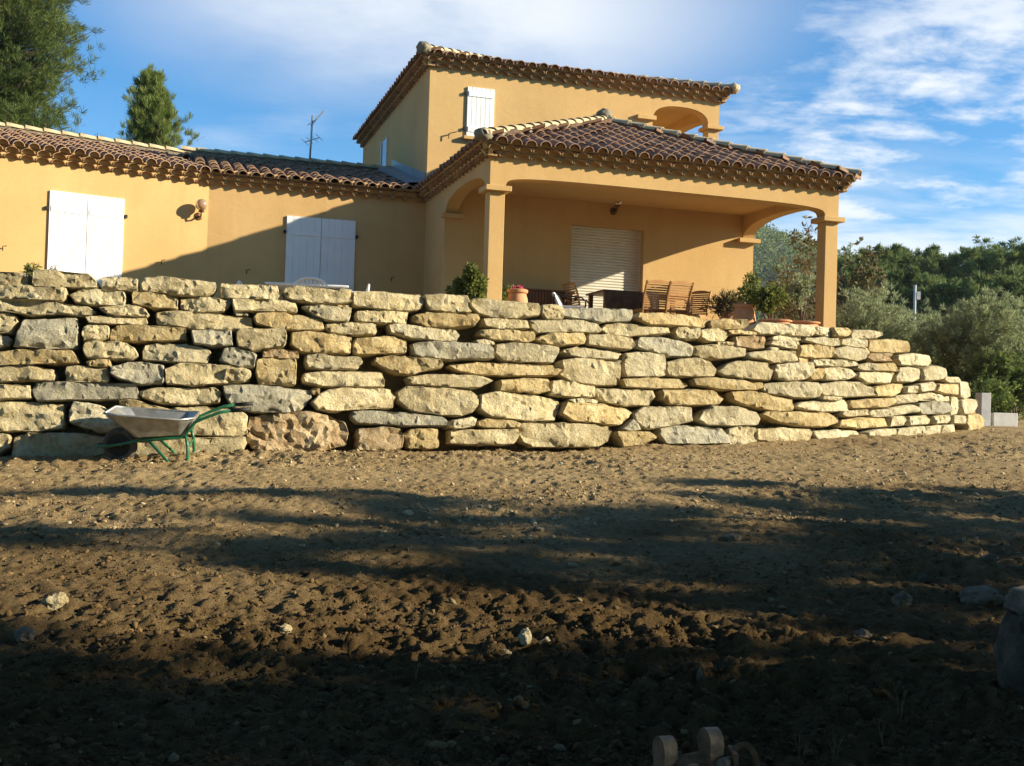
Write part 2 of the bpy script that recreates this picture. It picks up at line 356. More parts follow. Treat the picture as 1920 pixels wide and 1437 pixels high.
m_, nt_, b_ = new_mat('lamp_glass'); b_.inputs['Base Color'].default_value = (0.5, 0.33, 0.2, 1); b_.inputs['Roughness'].default_value = 0.12; b_.inputs['Transmission Weight'].default_value = 0.45
LAMPGLASS = m_

# ------------------------------------------------------------------ value noise with numpy
def _hash(ix, iy, s):
    h = (ix.astype(np.int64)*374761393 + iy.astype(np.int64)*668265263 + s*1442695041) & 0xFFFFFFFF
    h = ((h ^ (h >> 13))*1274126177) & 0xFFFFFFFF
    return ((h ^ (h >> 16)) & 0xFFFF)/65535.0
def vnoise(x, y, s=0):
    ix, iy = np.floor(x), np.floor(y); fx, fy = x-ix, y-iy
    fx = fx*fx*fx*(fx*(fx*6-15)+10); fy = fy*fy*fy*(fy*(fy*6-15)+10)
    a, b, c, d = _hash(ix, iy, s), _hash(ix+1, iy, s), _hash(ix, iy+1, s), _hash(ix+1, iy+1, s)
    return (a*(1-fx)+b*fx)*(1-fy) + (c*(1-fx)+d*fx)*fy - 0.5
def fbm(x, y, s=0, octv=5, gain=0.5):
    t, a = 0, 1.0
    for i in range(octv): t = t + a*vnoise(x*2**i + 17.3*i, y*2**i - 9.1*i, s+i); a *= gain
    return t

# ------------------------------------------------------------------ the stone wall's line in plan
_cx = np.array([-9, -7, -5.5, -4, -2.2, 0, 2, 4.2, 5.4, 6.4, 7.0, 7.5, 7.9, 8.6])
_cy = np.array([11.0, 11.3, 11.6, 11.93, 12.45, 13.35, 14.35, 15.4, 16.15, 17.0, 17.55, 18.0, 18.4, 19.15])
_xs = np.linspace(-9, 8.6, 500); _ys = np.interp(_xs, _cx, _cy)
_k = np.hanning(41); _k /= _k.sum(); _p = np.pad(_ys, 20, mode='edge')
_p[:20] = _ys[0]+np.arange(-20, 0)*(_ys[1]-_ys[0]); _p[-20:] = _ys[-1]+np.arange(1, 21)*(_ys[-1]-_ys[-2])
_ys = np.convolve(_p, _k, 'valid')
def wall_y(x): return np.interp(x, _xs, _ys)
TOPZ, BATTER = 1.25, 0.13

# ------------------------------------------------------------------ ground
def ground_base(X, Y):
    X = np.asarray(X, float); Y = np.asarray(Y, float)
    near = -1.5 + 0.074*np.clip(Y, -15, 18.0) + 0.008*np.clip(Y-18, 0, 60) + 0.03*np.minimum(0, np.maximum(X, -9)+2)
    return near
def ground_z(X, Y):
    X = np.asarray(X, float); Y = np.asarray(Y, float)
    z = ground_base(X, Y)
    near = np.clip((24-np.hypot(X, Y))/8, 0, 1)
    z = z + 0.10*fbm(X*0.35, Y*0.45, 3, 3)*near
    # ruts left by the digger, running along the wall
    rut = np.sin((Y*1.0 - 0.22*X)*4.2 + 2.2*fbm(X*0.25, Y*0.3, 8, 2))
    z = z + 0.018*rut*near*np.clip(fbm(X*0.2+4, Y*0.2, 21, 2)+0.45, 0, 1)
    rough = np.clip(0.85+1.0*fbm(X*0.3, Y*0.4, 31, 3), 0.55, 1.4)
    c1 = fbm(X*4.2, Y*4.2, 41, 4, 0.62); c2 = fbm(X*15, Y*15, 51, 3, 0.6)
    ridg = 0.5-np.abs(fbm(X*7.5+2, Y*6.5, 61, 3, 0.55))*1.4
    z = z + near*rough*(0.032*c1 + 0.036*c2 + 0.016*ridg + 0.016*fbm(X*33, Y*33, 71, 2, 0.6))
    return z
def build_ground():
    xs = np.concatenate([-np.geomspace(400, 6.2, 40), np.linspace(-6, -3.0, 110), np.linspace(-2.98, 3.0, 320), np.linspace(3.03, 9.5, 190), np.geomspace(9.8, 400, 40)])
    ys = np.concatenate([-np.geomspace(60, 0.3, 24), np.linspace(0, 3.2, 20), np.geomspace(3.26, 14, 560), np.linspace(14.04, 19, 80), np.geomspace(19.4, 900, 50)])
    X, Y = np.meshgrid(xs, ys); Z = ground_z(X, Y)
    V = np.stack([X, Y, Z], -1).reshape(-1, 3); nx = len(xs); ny = len(ys)
    I = np.arange(nx*ny).reshape(ny, nx)
    Fq = np.stack([I[:-1, :-1], I[:-1, 1:], I[1:, 1:], I[1:, :-1]], -1).reshape(-1, 4)
    o = link('ground', fast_mesh('ground', V, Fq, SOIL, True)); tag(o, kind='structure')
build_ground()

# clods and gravel strewn over the soil
ICO_V = None
def ico():
    bm = bmesh.new(); bmesh.ops.create_icosphere(bm, subdivisions=1, radius=1.0)
    V = np.array([v.co[:] for v in bm.verts]); F_ = np.array([[v.index for v in f.verts] for f in bm.faces]); bm.free(); return V, F_
IV, IF = ico()
def strew(name, mat, pts, sizes, flat=0.65, seed=1, sink=0.2):
    rs = np.random.RandomState(seed); n = len(pts)
    A = rs.normal(size=(n, 3)); A /= np.linalg.norm(A, axis=1)[:, None]; B = rs.normal(size=(n, 3)); B -= (B*A).sum(1)[:, None]*A; B /= np.linalg.norm(B, axis=1)[:, None]; C = np.cross(A, B)
    R = np.stack([A, B, C], -1)
    S = np.stack([sizes*rs.uniform(0.8, 1.4, n), sizes*rs.uniform(0.6, 1.0, n), sizes*rs.uniform(0.5, 0.9, n)], -1)
    jit = 1+rs.uniform(-0.42, 0.42, (n, len(IV), 1))
    V = np.einsum('nij,nkj->nki', R, IV[None]*jit*S[:, None, :]); V[..., 2] *= flat
    V += pts[:, None, :]; V[..., 2] += (sizes*(flat-sink))[:, None]*0.6
    Fq = (IF[None]+(np.arange(n)*len(IV))[:, None, None]).reshape(-1, 3)
    o = link(name, fast_mesh(name, V.reshape(-1, 3), Fq, mat, False)); tag(o, kind='stuff'); return o
def scatter_pts(n, seed, y0=3.4):
    rs = np.random.RandomState(seed); Y = 3.4*(19/3.4)**(rs.rand(n*3)); X = rs.uniform(-0.55, 0.55, n*3)*Y + 0.02*Y
    d = fbm(X*0.6, Y*0.9, seed+5, 3)+0.5; keep = (rs.rand(n*3) < np.clip(d*1.5-0.35, 0.05, 1)) & (Y < wall_y(X)-0.05+0.14*1.8)
    X, Y = X[keep][:n], Y[keep][:n]; return np.stack([X, Y, ground_z(X, Y)], -1), rs
GRAVEL = island_mat('gravel_stones', [(0.15, (0.24, 0.17, 0.085)), (0.5, (0.36, 0.27, 0.145)), (0.85, (0.52, 0.43, 0.28))])
CLOD = island_mat('soil_clods', [(0.15, (0.12, 0.076, 0.034)), (0.5, (0.19, 0.125, 0.058)), (0.85, (0.28, 0.19, 0.09))])
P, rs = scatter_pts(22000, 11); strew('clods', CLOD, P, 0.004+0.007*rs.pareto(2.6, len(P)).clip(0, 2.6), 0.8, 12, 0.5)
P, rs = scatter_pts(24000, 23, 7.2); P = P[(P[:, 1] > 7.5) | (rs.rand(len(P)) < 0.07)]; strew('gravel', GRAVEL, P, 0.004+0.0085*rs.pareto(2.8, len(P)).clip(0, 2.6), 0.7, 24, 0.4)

# ------------------------------------------------------------------ dry stone wall
def wall_hit(x, y):
    r = ray(x, y); ts = np.linspace(8, 26, 1801); Pn = ts[:, None]*r
    d = Pn[:, 1]-wall_y(Pn[:, 0])+BATTER*(TOPZ-Pn[:, 2]); i = int(np.argmax(d > 0))
    if d[i] <= 0 or i == 0: i = len(ts)-1
    a, b = d[i-1], d[i]; t = ts[i-1]+(ts[i]-ts[i-1])*(-a/(b-a) if b != a else 0); return t*r
A_, B_, C_, D_ = (0, 480, 3.592), (440, 480, 3.592), (880, 480, 3.592), (1320, 520, 3.3103)
STONES = [
# left stretch
(A_, [('t', [(-60,100),(185,118),(183,195),(-60,190)]), ('t', [(225,100),(330,97),(440,118),(600,122),(635,150),(668,195),(655,212),(240,205),(218,180)]),
 ('t', [(690,140),(760,135),(930,150),(932,235),(685,220)]), ('t', [(965,145),(1080,132),(1250,155),(1440,172),(1465,205),(1440,245),(1370,270),(1240,265),(960,230),(948,190)]),
 ('t', [(-40,200),(80,195),(330,205),(440,215),(445,290),(420,305),(100,295),(-40,285)]), ('t', [(465,255),(560,225),(650,222),(830,240),(850,280),(840,340),(640,330),(510,310)]),
 ('o', [(895,240),(1000,240),(1195,268),(1197,355),(1060,350),(890,320)]), ('t', [(1215,280),(1400,275),(1550,290),(1560,305),(1510,370),(1300,380),(1215,350)]),
 ('t', [(-60,270),(90,280),(350,310),(500,335),(590,340),(635,375),(620,400),(540,400),(400,385),(180,400),(120,375),(-60,370)]),
 ('t', [(668,350),(840,345),(860,330),(900,340),(985,360),(1010,395),(990,405),(800,400),(720,385)]), ('t', [(570,410),(700,402),(980,415),(985,445),(960,460),(680,455),(600,445)]),
 ('t', [(1055,375),(1200,368),(1450,385),(1590,400),(1700,410),(1700,480),(1600,498),(1300,490),(1060,455)]), ('p', [(1585,370),(1660,375),(1668,395),(1600,395)]),
 ('t', [(-60,380),(60,382),(105,400),(108,440),(60,510),(-60,525)]), ('g', [(-60,525),(40,530),(70,560),(50,600),(-60,620)]),
 ('g', [(155,420),(240,430),(300,418),(515,415),(525,520),(510,625),(90,610),(110,530)]), ('t', [(570,475),(650,468),(725,475),(735,560),(560,570),(560,500)]),
 ('o', [(745,490),(800,465),(950,465),(1120,480),(1250,480),(1258,560),(1160,570),(900,575),(740,570)]), ('g', [(1285,500),(1400,500),(1555,500),(1565,600),(1480,608),(1300,590)]),
 ('o', [(-60,650),(100,628),(480,635),(525,690),(530,720),(300,725),(100,735),(-60,740)]), ('t', [(570,585),(700,572),(850,590),(900,620),(920,665),(880,690),(730,690),(580,685),(555,640)]),
 ('p', [(985,600),(1050,585),(1250,590),(1400,620),(1425,650),(1400,720),(1200,715),(960,690),(965,640)]),
 ('t', [(-60,750),(180,735),(340,765),(375,800),(360,835),(100,840),(-60,850)]), ('t', [(450,745),(540,735),(725,760),(722,850),(600,850),(450,845),(435,780)]),
 ('o', [(580,712),(640,695),(735,700),(735,738),(700,748),(600,738)]), ('g', [(745,750),(860,718),(1000,725),(1105,740),(1095,860),(960,860),(800,830),(740,790)]),
 ('t', [(1110,760),(1220,720),(1400,730),(1600,745),(1690,770),(1680,840),(1500,860),(1300,872),(1120,860)]), ('t', [(-60,865),(190,868),(205,900),(200,955),(-60,965)]),
 ('g', [(230,850),(400,845),(640,855),(915,858),(935,960),(600,965),(400,970),(240,975),(215,900)]), ('t', [(940,910),(1050,885),(1200,890),(1440,880),(1485,915),(1480,985),(1300,1000),(1100,995),(960,950)]),
 ('t', [(-60,975),(240,985),(420,1000),(430,1140),(410,1160),(200,1180),(-60,1178)]), ('p', [(490,985),(640,1000),(760,1040),(830,1070),(820,1190),(640,1180),(470,1120),(468,1040)]),
 ('o', [(800,975),(870,970),(1000,1000),(1140,1035),(1150,1080),(850,1062),(800,1010)]), ('t', [(1200,1025),(1330,1015),(1600,1040),(1660,1075),(1665,1190),(1620,1215),(1400,1210),(1280,1200),(1000,1190),(870,1150),(900,1075)]),
 ('t', [(-60,1195),(60,1200),(70,1230),(60,1290),(-60,1360)]), ('t', [(90,1220),(180,1190),(320,1195),(520,1195),(740,1230),(700,1340),(400,1400),(80,1390),(75,1280)]),
 ('t', [(800,1260),(900,1250),(1250,1225),(1440,1225),(1640,1222),(1660,1260),(1640,1310),(1400,1350),(960,1410),(780,1410)])]),
(B_, [('t', [(-90,180),(0,190),(150,195),(285,200),(305,270),(290,290),(0,285),(-90,275)]), ('t', [(340,215),(420,197),(560,215),(700,225),(780,230),(790,305),(700,322),(500,315),(350,285),(325,240)]),
 ('t', [(800,245),(900,238),(1140,255),(1260,255),(1290,300),(1275,350),(1180,368),(1000,360),(880,340),(800,330)]), ('t', [(1285,262),(1400,258),(1560,270),(1580,310),(1592,380),(1460,380),(1330,365),(1290,320)]),
 ('t', [(-10,290),(200,290),(410,305),(415,375),(200,370),(0,370),(-10,350)]), ('p', [(460,340),(500,335),(600,330),(780,350),(780,400),(760,440),(640,435),(540,400)]), ('o', [(700,326),(770,330),(772,346),(710,342)]),
 ('t', [(830,365),(960,360),(1180,372),(1170,450),(960,445),(830,435)]), ('o', [(1215,395),(1300,378),(1500,390),(1640,393),(1650,420),(1620,470),(1450,480),(1300,475),(1220,440)]),
 ('o', [(150,385),(250,375),(420,390),(590,430),(600,490),(560,500),(300,490),(150,450),(135,410)]), ('t', [(620,460),(700,448),(960,447),(970,500),(950,525),(740,525),(640,510),(610,480)]),
 ('p', [(1045,460),(1120,450),(1300,475),(1500,495),(1530,530),(1510,570),(1400,572),(1180,545),(1060,510)]), ('t', [(30,490),(150,485),(330,487),(348,530),(335,610),(120,635),(25,610),(10,540)]),
 ('o', [(385,515),(500,505),(640,520),(790,550),(780,655),(600,655),(450,645),(390,590)]), ('o', [(830,555),(940,550),(990,540),(1080,545),(1165,575),(1160,650),(1000,660),(805,660),(805,600)]),
 ('g', [(1210,590),(1300,577),(1500,580),(1700,595),(1740,615),(1750,690),(1500,695),(1300,690),(1215,660)]), ('b', [(195,640),(280,625),(430,640),(430,685),(300,685),(195,677)]),
 ('g', [(-70,620),(20,620),(150,665),(130,750),(0,745),(-100,700)]), ('o', [(155,695),(260,690),(415,692),(412,870),(300,870),(170,860),(150,780)]),
 ('p', [(490,670),(560,662),(720,672),(860,680),(870,715),(830,755),(640,768),(500,750),(478,710)]), ('o', [(960,680),(1050,665),(1200,680),(1380,700),(1405,735),(1390,755),(1290,765),(1200,800),(1100,790),(950,715)]),
 ('t', [(-60,760),(50,752),(108,775),(105,815),(60,845),(-70,840)]), ('t', [(475,790),(600,775),(800,775),(1000,780),(1015,880),(800,880),(600,875),(480,845),(462,815)]),
 ('t', [(1160,820),(1300,797),(1580,803),(1680,812),(1740,840),(1650,885),(1450,885),(1200,860)]), ('g', [(-80,870),(130,865),(300,885),(520,910),(520,950),(440,1040),(380,1055),(150,1050),(0,1020),(-60,950)]),
 ('t', [(570,930),(640,900),(800,888),(1060,895),(1090,950),(1060,1025),(900,1020),(740,1035),(700,1050),(560,1035),(525,985)]), ('o', [(522,902),(562,902),(560,925),(530,935)]),
 ('t', [(1160,875),(1300,885),(1600,900),(1660,950),(1650,1010),(1600,1050),(1540,1080),(1400,1070),(1200,1040),(1110,970),(1105,915)]),
 ('g', [(800,1050),(860,1040),(1100,1055),(1400,1085),(1428,1110),(1420,1145),(1200,1145),(1000,1135),(830,1125),(790,1080)]), ('p', [(1460,1112),(1540,1098),(1600,1085),(1635,1098),(1620,1148),(1500,1160),(1450,1150)]),
 ('b', [(110,1080),(250,1065),(500,1050),(600,1070),(740,1120),(770,1190),(740,1270),(540,1330),(300,1330),(100,1300),(95,1160)]), ('b', [(840,1165),(1000,1152),(1110,1165),(1140,1210),(1135,1290),(1050,1320),(835,1310),(830,1210)]),
 ('o', [(1185,1165),(1300,1160),(1378,1160),(1378,1290),(1300,1300),(1180,1290),(1150,1200)])]),
(C_, [('t', [(20,290),(100,287),(300,315),(470,320),(490,360),(470,400),(350,415),(220,425),(60,385),(10,330)]), ('t', [(500,330),(560,325),(635,335),(640,425),(530,425),(490,380)]),
 ('g', [(650,350),(760,345),(950,355),(1100,360),(1105,400),(1090,440),(900,440),(760,425),(645,400)]), ('o', [(1140,385),(1300,385),(1500,400),(1620,425),(1630,450),(1600,475),(1400,470),(1200,465),(1120,425)]),
 ('t', [(100,420),(200,420),(400,435),(400,490),(200,490),(110,470)]), ('p', [(415,435),(560,430),(780,430),(880,455),(910,490),(880,515),(600,510),(470,515),(420,480)]),
 ('t', [(925,460),(1010,445),(1200,470),(1345,482),(1352,520),(1200,530),(1090,545),(940,520),(905,490)]), ('t', [(1410,480),(1550,485),(1560,520),(1540,560),(1420,550),(1400,510)]),
 ('t', [(1575,495),(1680,490),(1770,520),(1740,570),(1620,575),(1565,550)]), ('o', [(80,500),(160,492),(330,500),(440,510),(448,560),(400,580),(150,560),(75,530)]), ('p', [(50,565),(100,560),(185,577),(180,595),(60,588)]),
 ('o', [(480,545),(540,520),(640,520),(770,520),(788,560),(770,595),(600,600),(530,590),(460,560)]), ('t', [(805,530),(960,530),(1110,555),(1122,600),(1090,630),(960,620),(800,600)]),
 ('g', [(1165,545),(1320,545),(1480,580),(1525,610),(1515,670),(1350,672),(1200,630),(1135,610),(1140,570)]), ('p', [(200,590),(280,577),(430,590),(605,615),(600,650),(570,720),(430,712),(240,702),(195,650)]),
 ('p', [(660,620),(740,607),(900,625),(1040,630),(1050,660),(1020,690),(900,690),(780,688),(690,665),(650,640)]), ('p', [(1065,650),(1160,643),(1310,665),(1328,720),(1320,805),(1180,812),(1070,810),(1055,740)]),
 ('t', [(625,702),(760,690),(900,700),(1025,705),(1025,790),(1000,870),(850,865),(720,850),(615,800)]), ('t', [(1340,715),(1450,690),(1540,682),(1640,715),(1685,760),(1670,805),(1530,812),(1360,805),(1335,760)]),
 ('o', [(-125,735),(-40,730),(60,715),(280,725),(560,738),(620,768),(590,805),(300,808),(60,795),(-60,775)]), ('o', [(205,840),(340,828),(530,830),(540,910),(460,925),(300,915),(210,905)]),
 ('t', [(560,840),(640,840),(850,878),(850,950),(700,950),(545,935)]), ('o', [(1040,830),(1150,822),(1300,822),(1430,828),(1490,870),(1470,888),(1250,890),(1060,880)]),
 ('t', [(85,935),(200,912),(400,935),(620,965),(625,1000),(590,1105),(430,1110),(150,1085),(75,1030)]), ('t', [(870,888),(1000,895),(1245,905),(1250,950),(1220,1005),(1060,1010),(900,970),(860,920)]),
 ('o', [(1290,905),(1500,900),(1650,905),(1720,960),(1690,1000),(1500,1005),(1360,1000),(1300,960)]), ('p', [(680,965),(760,957),(865,972),(865,990),(720,988)]),
 ('o', [(660,985),(760,1000),(900,1000),(1080,1030),(1118,1055),(1020,1140),(870,1125),(700,1110),(625,1060),(640,1010)]), ('p', [(1190,1015),(1400,1012),(1510,1018),(1525,1110),(1400,1140),(1210,1165),(1140,1120),(1115,1060)]),
 ('g', [(1040,1165),(1110,1098),(1160,1170),(1100,1178)]), ('o', [(60,1115),(130,1098),(300,1108),(350,1130),(330,1155),(100,1155),(55,1140)]), ('t', [(-120,1168),(60,1165),(320,1168),(340,1205),(300,1270),(60,1270),(-110,1260)]),
 ('t', [(370,1120),(560,1125),(800,1125),(940,1150),(960,1180),(940,1250),(870,1285),(650,1285),(450,1285),(380,1250),(350,1160)]), ('o', [(1000,1183),(1100,1180),(1220,1185),(1265,1225),(1160,1275),(1040,1285),(1005,1230)]),
 ('g', [(1310,1150),(1450,1142),(1700,1165),(1740,1200),(1750,1265),(1340,1265),(1300,1200)])]),
(D_, [('o', [(50,265),(150,253),(280,262),(293,290),(260,320),(60,318),(45,290)]), ('p', [(340,290),(380,275),(500,285),(690,300),(700,340),(670,368),(500,355),(370,350),(320,320)]),
 ('p', [(705,305),(795,310),(795,368),(740,365),(705,350)]), ('o', [(800,310),(900,315),(918,345),(890,370),(800,368)]), ('p', [(935,325),(1110,335),(1120,360),(1070,380),(930,378)]),
 ('o', [(1030,390),(1200,383),(1270,395),(1278,465),(1150,470),(1030,462),(1020,430)]), ('o', [(160,330),(240,325),(328,345),(325,357),(180,350)]), ('b', [(205,365),(300,360),(388,368),(390,440),(300,438),(205,425),(205,390)]),
 ('p', [(430,370),(500,357),(610,368),(618,390),(560,396),(430,385)]), ('p', [(425,398),(500,393),(575,400),(578,445),(480,432),(415,415)]), ('p', [(415,434),(470,440),(465,455),(415,450)]), ('p', [(582,395),(605,400),(600,420),(582,415)]),
 ('p', [(640,375),(760,372),(850,380),(858,420),(800,428),(680,405),(630,390)]), ('p', [(865,385),(960,378),(1015,390),(1018,432),(960,435),(865,415)]), ('o', [(965,442),(1015,445),(1015,458),(965,454)]),
 ('o', [(600,425),(680,415),(800,435),(805,495),(700,503),(600,490),(592,450)]), ('p', [(825,440),(900,430),(1020,460),(1000,510),(950,520),(840,500),(812,470)]), ('b', [(1050,470),(1180,467),(1188,520),(1060,520),(1030,495)]),
 ('p', [(1215,485),(1300,472),(1400,485),(1405,520),(1395,552),(1225,543),(1205,510)]), ('t', [(-50,425),(60,415),(200,425),(270,440),(265,490),(130,505),(0,500),(-50,470)]), ('t', [(90,402),(140,400),(185,408),(183,420),(95,420)]),
 ('t', [(310,465),(450,450),(580,460),(585,520),(430,530),(360,512),(265,500),(275,470)]), ('o', [(600,500),(660,505),(658,530),(595,525)]), ('p', [(675,515),(770,512),(772,548),(690,550),(670,535)]),
 ('p', [(785,507),(870,507),(950,525),(980,545),(900,553),(780,545)]), ('p', [(960,547),(1030,532),(1066,537),(1066,580),(1000,580),(955,565)]), ('o', [(1072,537),(1180,532),(1205,550),(1200,585),(1072,582)]),
 ('t', [(150,540),(230,518),(400,530),(440,580),(420,640),(250,625),(130,605),(100,580)]), ('p', [(445,545),(560,532),(680,530),(685,580),(640,635),(520,645),(460,625),(438,580)]), ('o', [(692,570),(730,554),(760,570),(745,630),(672,635),(668,610)]),
 ('p', [(770,562),(880,556),(930,575),(955,610),(900,635),(780,635),(752,600)]), ('p', [(965,590),(1190,592),(1180,630),(1150,658),(1010,655),(960,620)]), ('p', [(1225,560),(1300,555),(1360,565),(1362,630),(1300,648),(1200,648),(1190,620)]),
 ('p', [(1372,570),(1430,548),(1500,570),(1500,620),(1460,640),(1372,640),(1368,600)]), ('p', [(1500,617),(1590,620),(1595,655),(1530,657),(1490,635)]), ('p', [(1605,640),(1660,650),(1668,740),(1640,755),(1595,740),(1597,690)]),
 ('o', [(-60,630),(60,622),(370,652),(378,680),(330,700),(100,695),(-50,670)]), ('p', [(390,660),(500,650),(720,652),(738,690),(730,735),(690,750),(560,745),(400,720),(370,695)]), ('p', [(745,662),(860,645),(980,650),(1050,690),(1078,735),(900,740),(760,730),(738,700)]),
 ('o', [(1082,680),(1200,662),(1270,660),(1255,710),(1180,738),(1090,738),(1072,700)]), ('p', [(1262,682),(1335,672),(1335,718),(1260,718)]), ('p', [(1345,665),(1420,650),(1438,670),(1435,702),(1350,713),(1340,690)]), ('o', [(1450,662),(1580,665),(1588,690),(1580,730),(1500,725),(1445,705)]),
 ('o', [(180,710),(280,703),(450,735),(565,755),(570,800),(555,830),(420,825),(260,790),(190,760)]), ('p', [(620,775),(760,765),(900,757),(918,785),(915,830),(760,832),(640,820),(580,800)]), ('t', [(740,740),(850,748),(852,763),(780,762),(735,755)]),
 ('o', [(935,767),(1060,755),(1190,750),(1190,790),(1150,805),(960,812),(925,790)]), ('p', [(1195,737),(1310,724),(1335,755),(1320,775),(1210,788),(1192,765)]), ('p', [(1350,727),(1420,714),(1530,735),(1530,770),(1470,772),(1420,755),(1360,765)]),
 ('g', [(1370,782),(1440,767),(1520,780),(1528,830),(1480,850),(1380,850),(1357,815)]), ('p', [(1542,742),(1590,744),(1592,790),(1580,850),(1542,855),(1534,800)]), ('p', [(1605,765),(1650,757),(1695,762),(1698,800),(1660,852),(1605,850),(1600,800)]),
 ('t', [(870,832),(1020,822),(1030,855),(880,866),(852,850)]), ('p', [(1070,822),(1160,818),(1163,862),(1075,868),(1047,842)]), ('p', [(1168,812),(1290,790),(1350,812),(1340,835),(1240,850),(1172,862)]),
 ('p', [(10,830),(60,800),(200,800),(330,835),(358,880),(340,915),(200,920),(40,915),(-20,880)]), ('o', [(400,835),(600,838),(780,840),(850,865),(850,900),(780,925),(600,922),(460,895),(370,850)]), ('o', [(872,882),(960,870),(1150,872),(1155,925),(1000,935),(855,925),(855,900)]),
 ('p', [(1170,867),(1260,860),(1275,890),(1260,918),(1168,925)]), ('p', [(1287,865),(1400,857),(1428,880),(1425,910),(1290,918),(1278,890)]), ('p', [(1437,862),(1530,854),(1545,880),(1520,905),(1440,908)]), ('p', [(1560,862),(1610,860),(1622,885),(1615,912),(1560,905)]),
 ('t', [(150,945),(200,930),(315,932),(322,1020),(250,1040),(155,1040),(145,985)]), ('t', [(330,942),(500,937),(670,942),(683,985),(670,1020),(450,1025),(335,1010)]), ('p', [(700,955),(850,947),(980,952),(1002,985),(960,1020),(830,1025),(710,1012),(692,980)]),
 ('p', [(1005,965),(1100,942),(1190,942),(1202,985),(1140,1010),(1030,1032),(1012,990)]), ('p', [(1225,940),(1380,924),(1385,965),(1320,990),(1240,996),(1215,970)]), ('p', [(1397,927),(1475,917),(1478,968),(1390,982)]),
 ('p', [(1492,922),(1565,914),(1573,957),(1500,972),(1487,945)]), ('o', [(1637,852),(1700,847),(1725,880),(1725,930),(1690,958),(1637,958),(1627,900)])]),
]
def chaikin(poly):
    q = []
    n = len(poly)
    for i in range(n):
        a, b = poly[i], poly[(i+1) % n]
        q.append(a*0.95+b*0.05); q.append(a*0.05+b*0.95)
    return q
def stone_mesh(P3, Nrm, depth, seed, rough=1.0):
    """P3: outline in the wall face (counter or clockwise), Nrm: outward"""
    rs = random.Random(seed); n = len(P3); C = sum(P3, Vector())/n
    up = Vector((0, 0, 1)); T = up.cross(Nrm).normalized(); Bv = Nrm.cross(T)
    q = np.array([((p-C).dot(T), (p-C).dot(Bv)) for p in P3])
    area = 0.5*np.sum(q[:, 0]*np.roll(q[:, 1], -1)-np.roll(q[:, 0], -1)*q[:, 1])
    if area < 0: q = q[::-1].copy()
    so = Vector((rs.uniform(-50, 50), rs.uniform(-50, 50), rs.uniform(-50, 50)))
    for i in range(n):                                                      # ragged edge
        s = mnoise.fractal(Vector((q[i][0]*10, q[i][1]*10, 0))+so, 0.7, 2.1, 4)*0.017*rough
        d = q[i]/max(np.linalg.norm(q[i]), 1e-4); q[i] += d*s
    hmin = min(np.ptp(q[:, 0]), np.ptp(q[:, 1])); bev = min(0.013, hmin*0.08)
    nxt, prv = np.roll(q, -1, 0), np.roll(q, 1, 0); tg = nxt-prv; tg /= np.maximum(np.linalg.norm(tg, axis=1), 1e-6)[:, None]
    inn = np.stack([-tg[:, 1], tg[:, 0]], -1)
    q = q-inn*0.007
    inset = q+inn*bev
    tx, ty = rs.uniform(-0.06, 0.06), rs.uniform(-0.10, 0.05); prot = rs.uniform(-0.03, 0.03)
    rings = [(q*0.84, -depth), (q*0.99, -depth*0.45), (q*1.0, -0.045), (q+inn*bev*0.35, -0.010)]
    dirs = [(rs.gauss(0, 1), rs.gauss(0, 1.4), rs.uniform(-0.06, 0.06), rs.uniform(0.06, 0.22)) for _ in range(3)]
    def put(p2, d, amt):
        base = C + T*p2[0] + Bv*p2[1]
        w = Vector((p2[0], p2[1], d*0.5))
        nz = (mnoise.fractal(w*3.2+so, 0.9, 2.1, 3)*0.014 + mnoise.fractal(w*15+so, 0.6, 2.1, 4)*0.013)*rough
        st = mnoise.fractal(Vector((w.x*2.6, w.y*6.5, w.z))+so*1.3, 0.8, 2.1, 3)
        nz += (math.floor(st*3.2)/3.2)*0.036*rough                       # broken beds: small ledges
        cut = 0.0
        for dx, dy, off, sl in dirs:                                        # a few broken-off facets
            L_ = math.hypot(dx, dy); k = (p2[0]*dx/L_*0.5+p2[1]*dy/L_)-hmin*0.30-off
            if k > 0: cut = max(cut, k*sl*1.6)
        return base + Nrm*(d + prot + tx*p2[0] + ty*p2[1] + (nz-min(cut, 0.06))*amt)
    V, Fc = [], []
    for j, (ring, d) in enumerate(rings):
        for p2 in ring: V.append(put(p2, d, (0.25, 0.35, 0.75, 1.0)[j]))
    for j in range(len(rings)-1):
        for i in range(n):
            i2 = (i+1) % n; Fc.append((j*n+i, j*n+i2, (j+1)*n+i2, (j+1)*n+i))
    # the broken face: an even net of points inside the outline
    stp = max(0.026, min(0.05, math.sqrt(np.ptp(q[:, 0])*np.ptp(q[:, 1]))/9)); pts = [Vector((float(p[0]), float(p[1]))) for p in inset]; m0 = len(pts)
    xa, ya = q.min(0); xb, yb = q.max(0); yy = ya+stp*0.6; r_ = 0
    def inside(x, y):
        c = False
        for i in range(n):
            x1, y1 = inset[i]; x2, y2 = inset[i-1]
            if (y1 > y) != (y2 > y) and x < (x2-x1)*(y-y1)/(y2-y1)+x1: c = not c
        return c
    while yy < yb:
        xx = xa+stp*(0.5 if r_ % 2 else 1.0)
        while xx < xb:
            px_, py_ = xx+rs.uniform(-.3, .3)*stp, yy+rs.uniform(-.3, .3)*stp
            if inside(px_, py_) and np.min(np.hypot(inset[:, 0]-px_, inset[:, 1]-py_)) > stp*0.55: pts.append(Vector((px_, py_)))
            xx += stp
        yy += stp*0.87; r_ += 1
    ov, oe, of, *_ = delaunay_2d_cdt(pts, [], [list(range(m0))], 1, 1e-6, False)
    b0 = len(V); base3 = 3*n
    for p2 in ov: V.append(put((p2.x, p2.y), 0.004, 1.0))
    for f in of: Fc.append(tuple(b0+i for i in f))
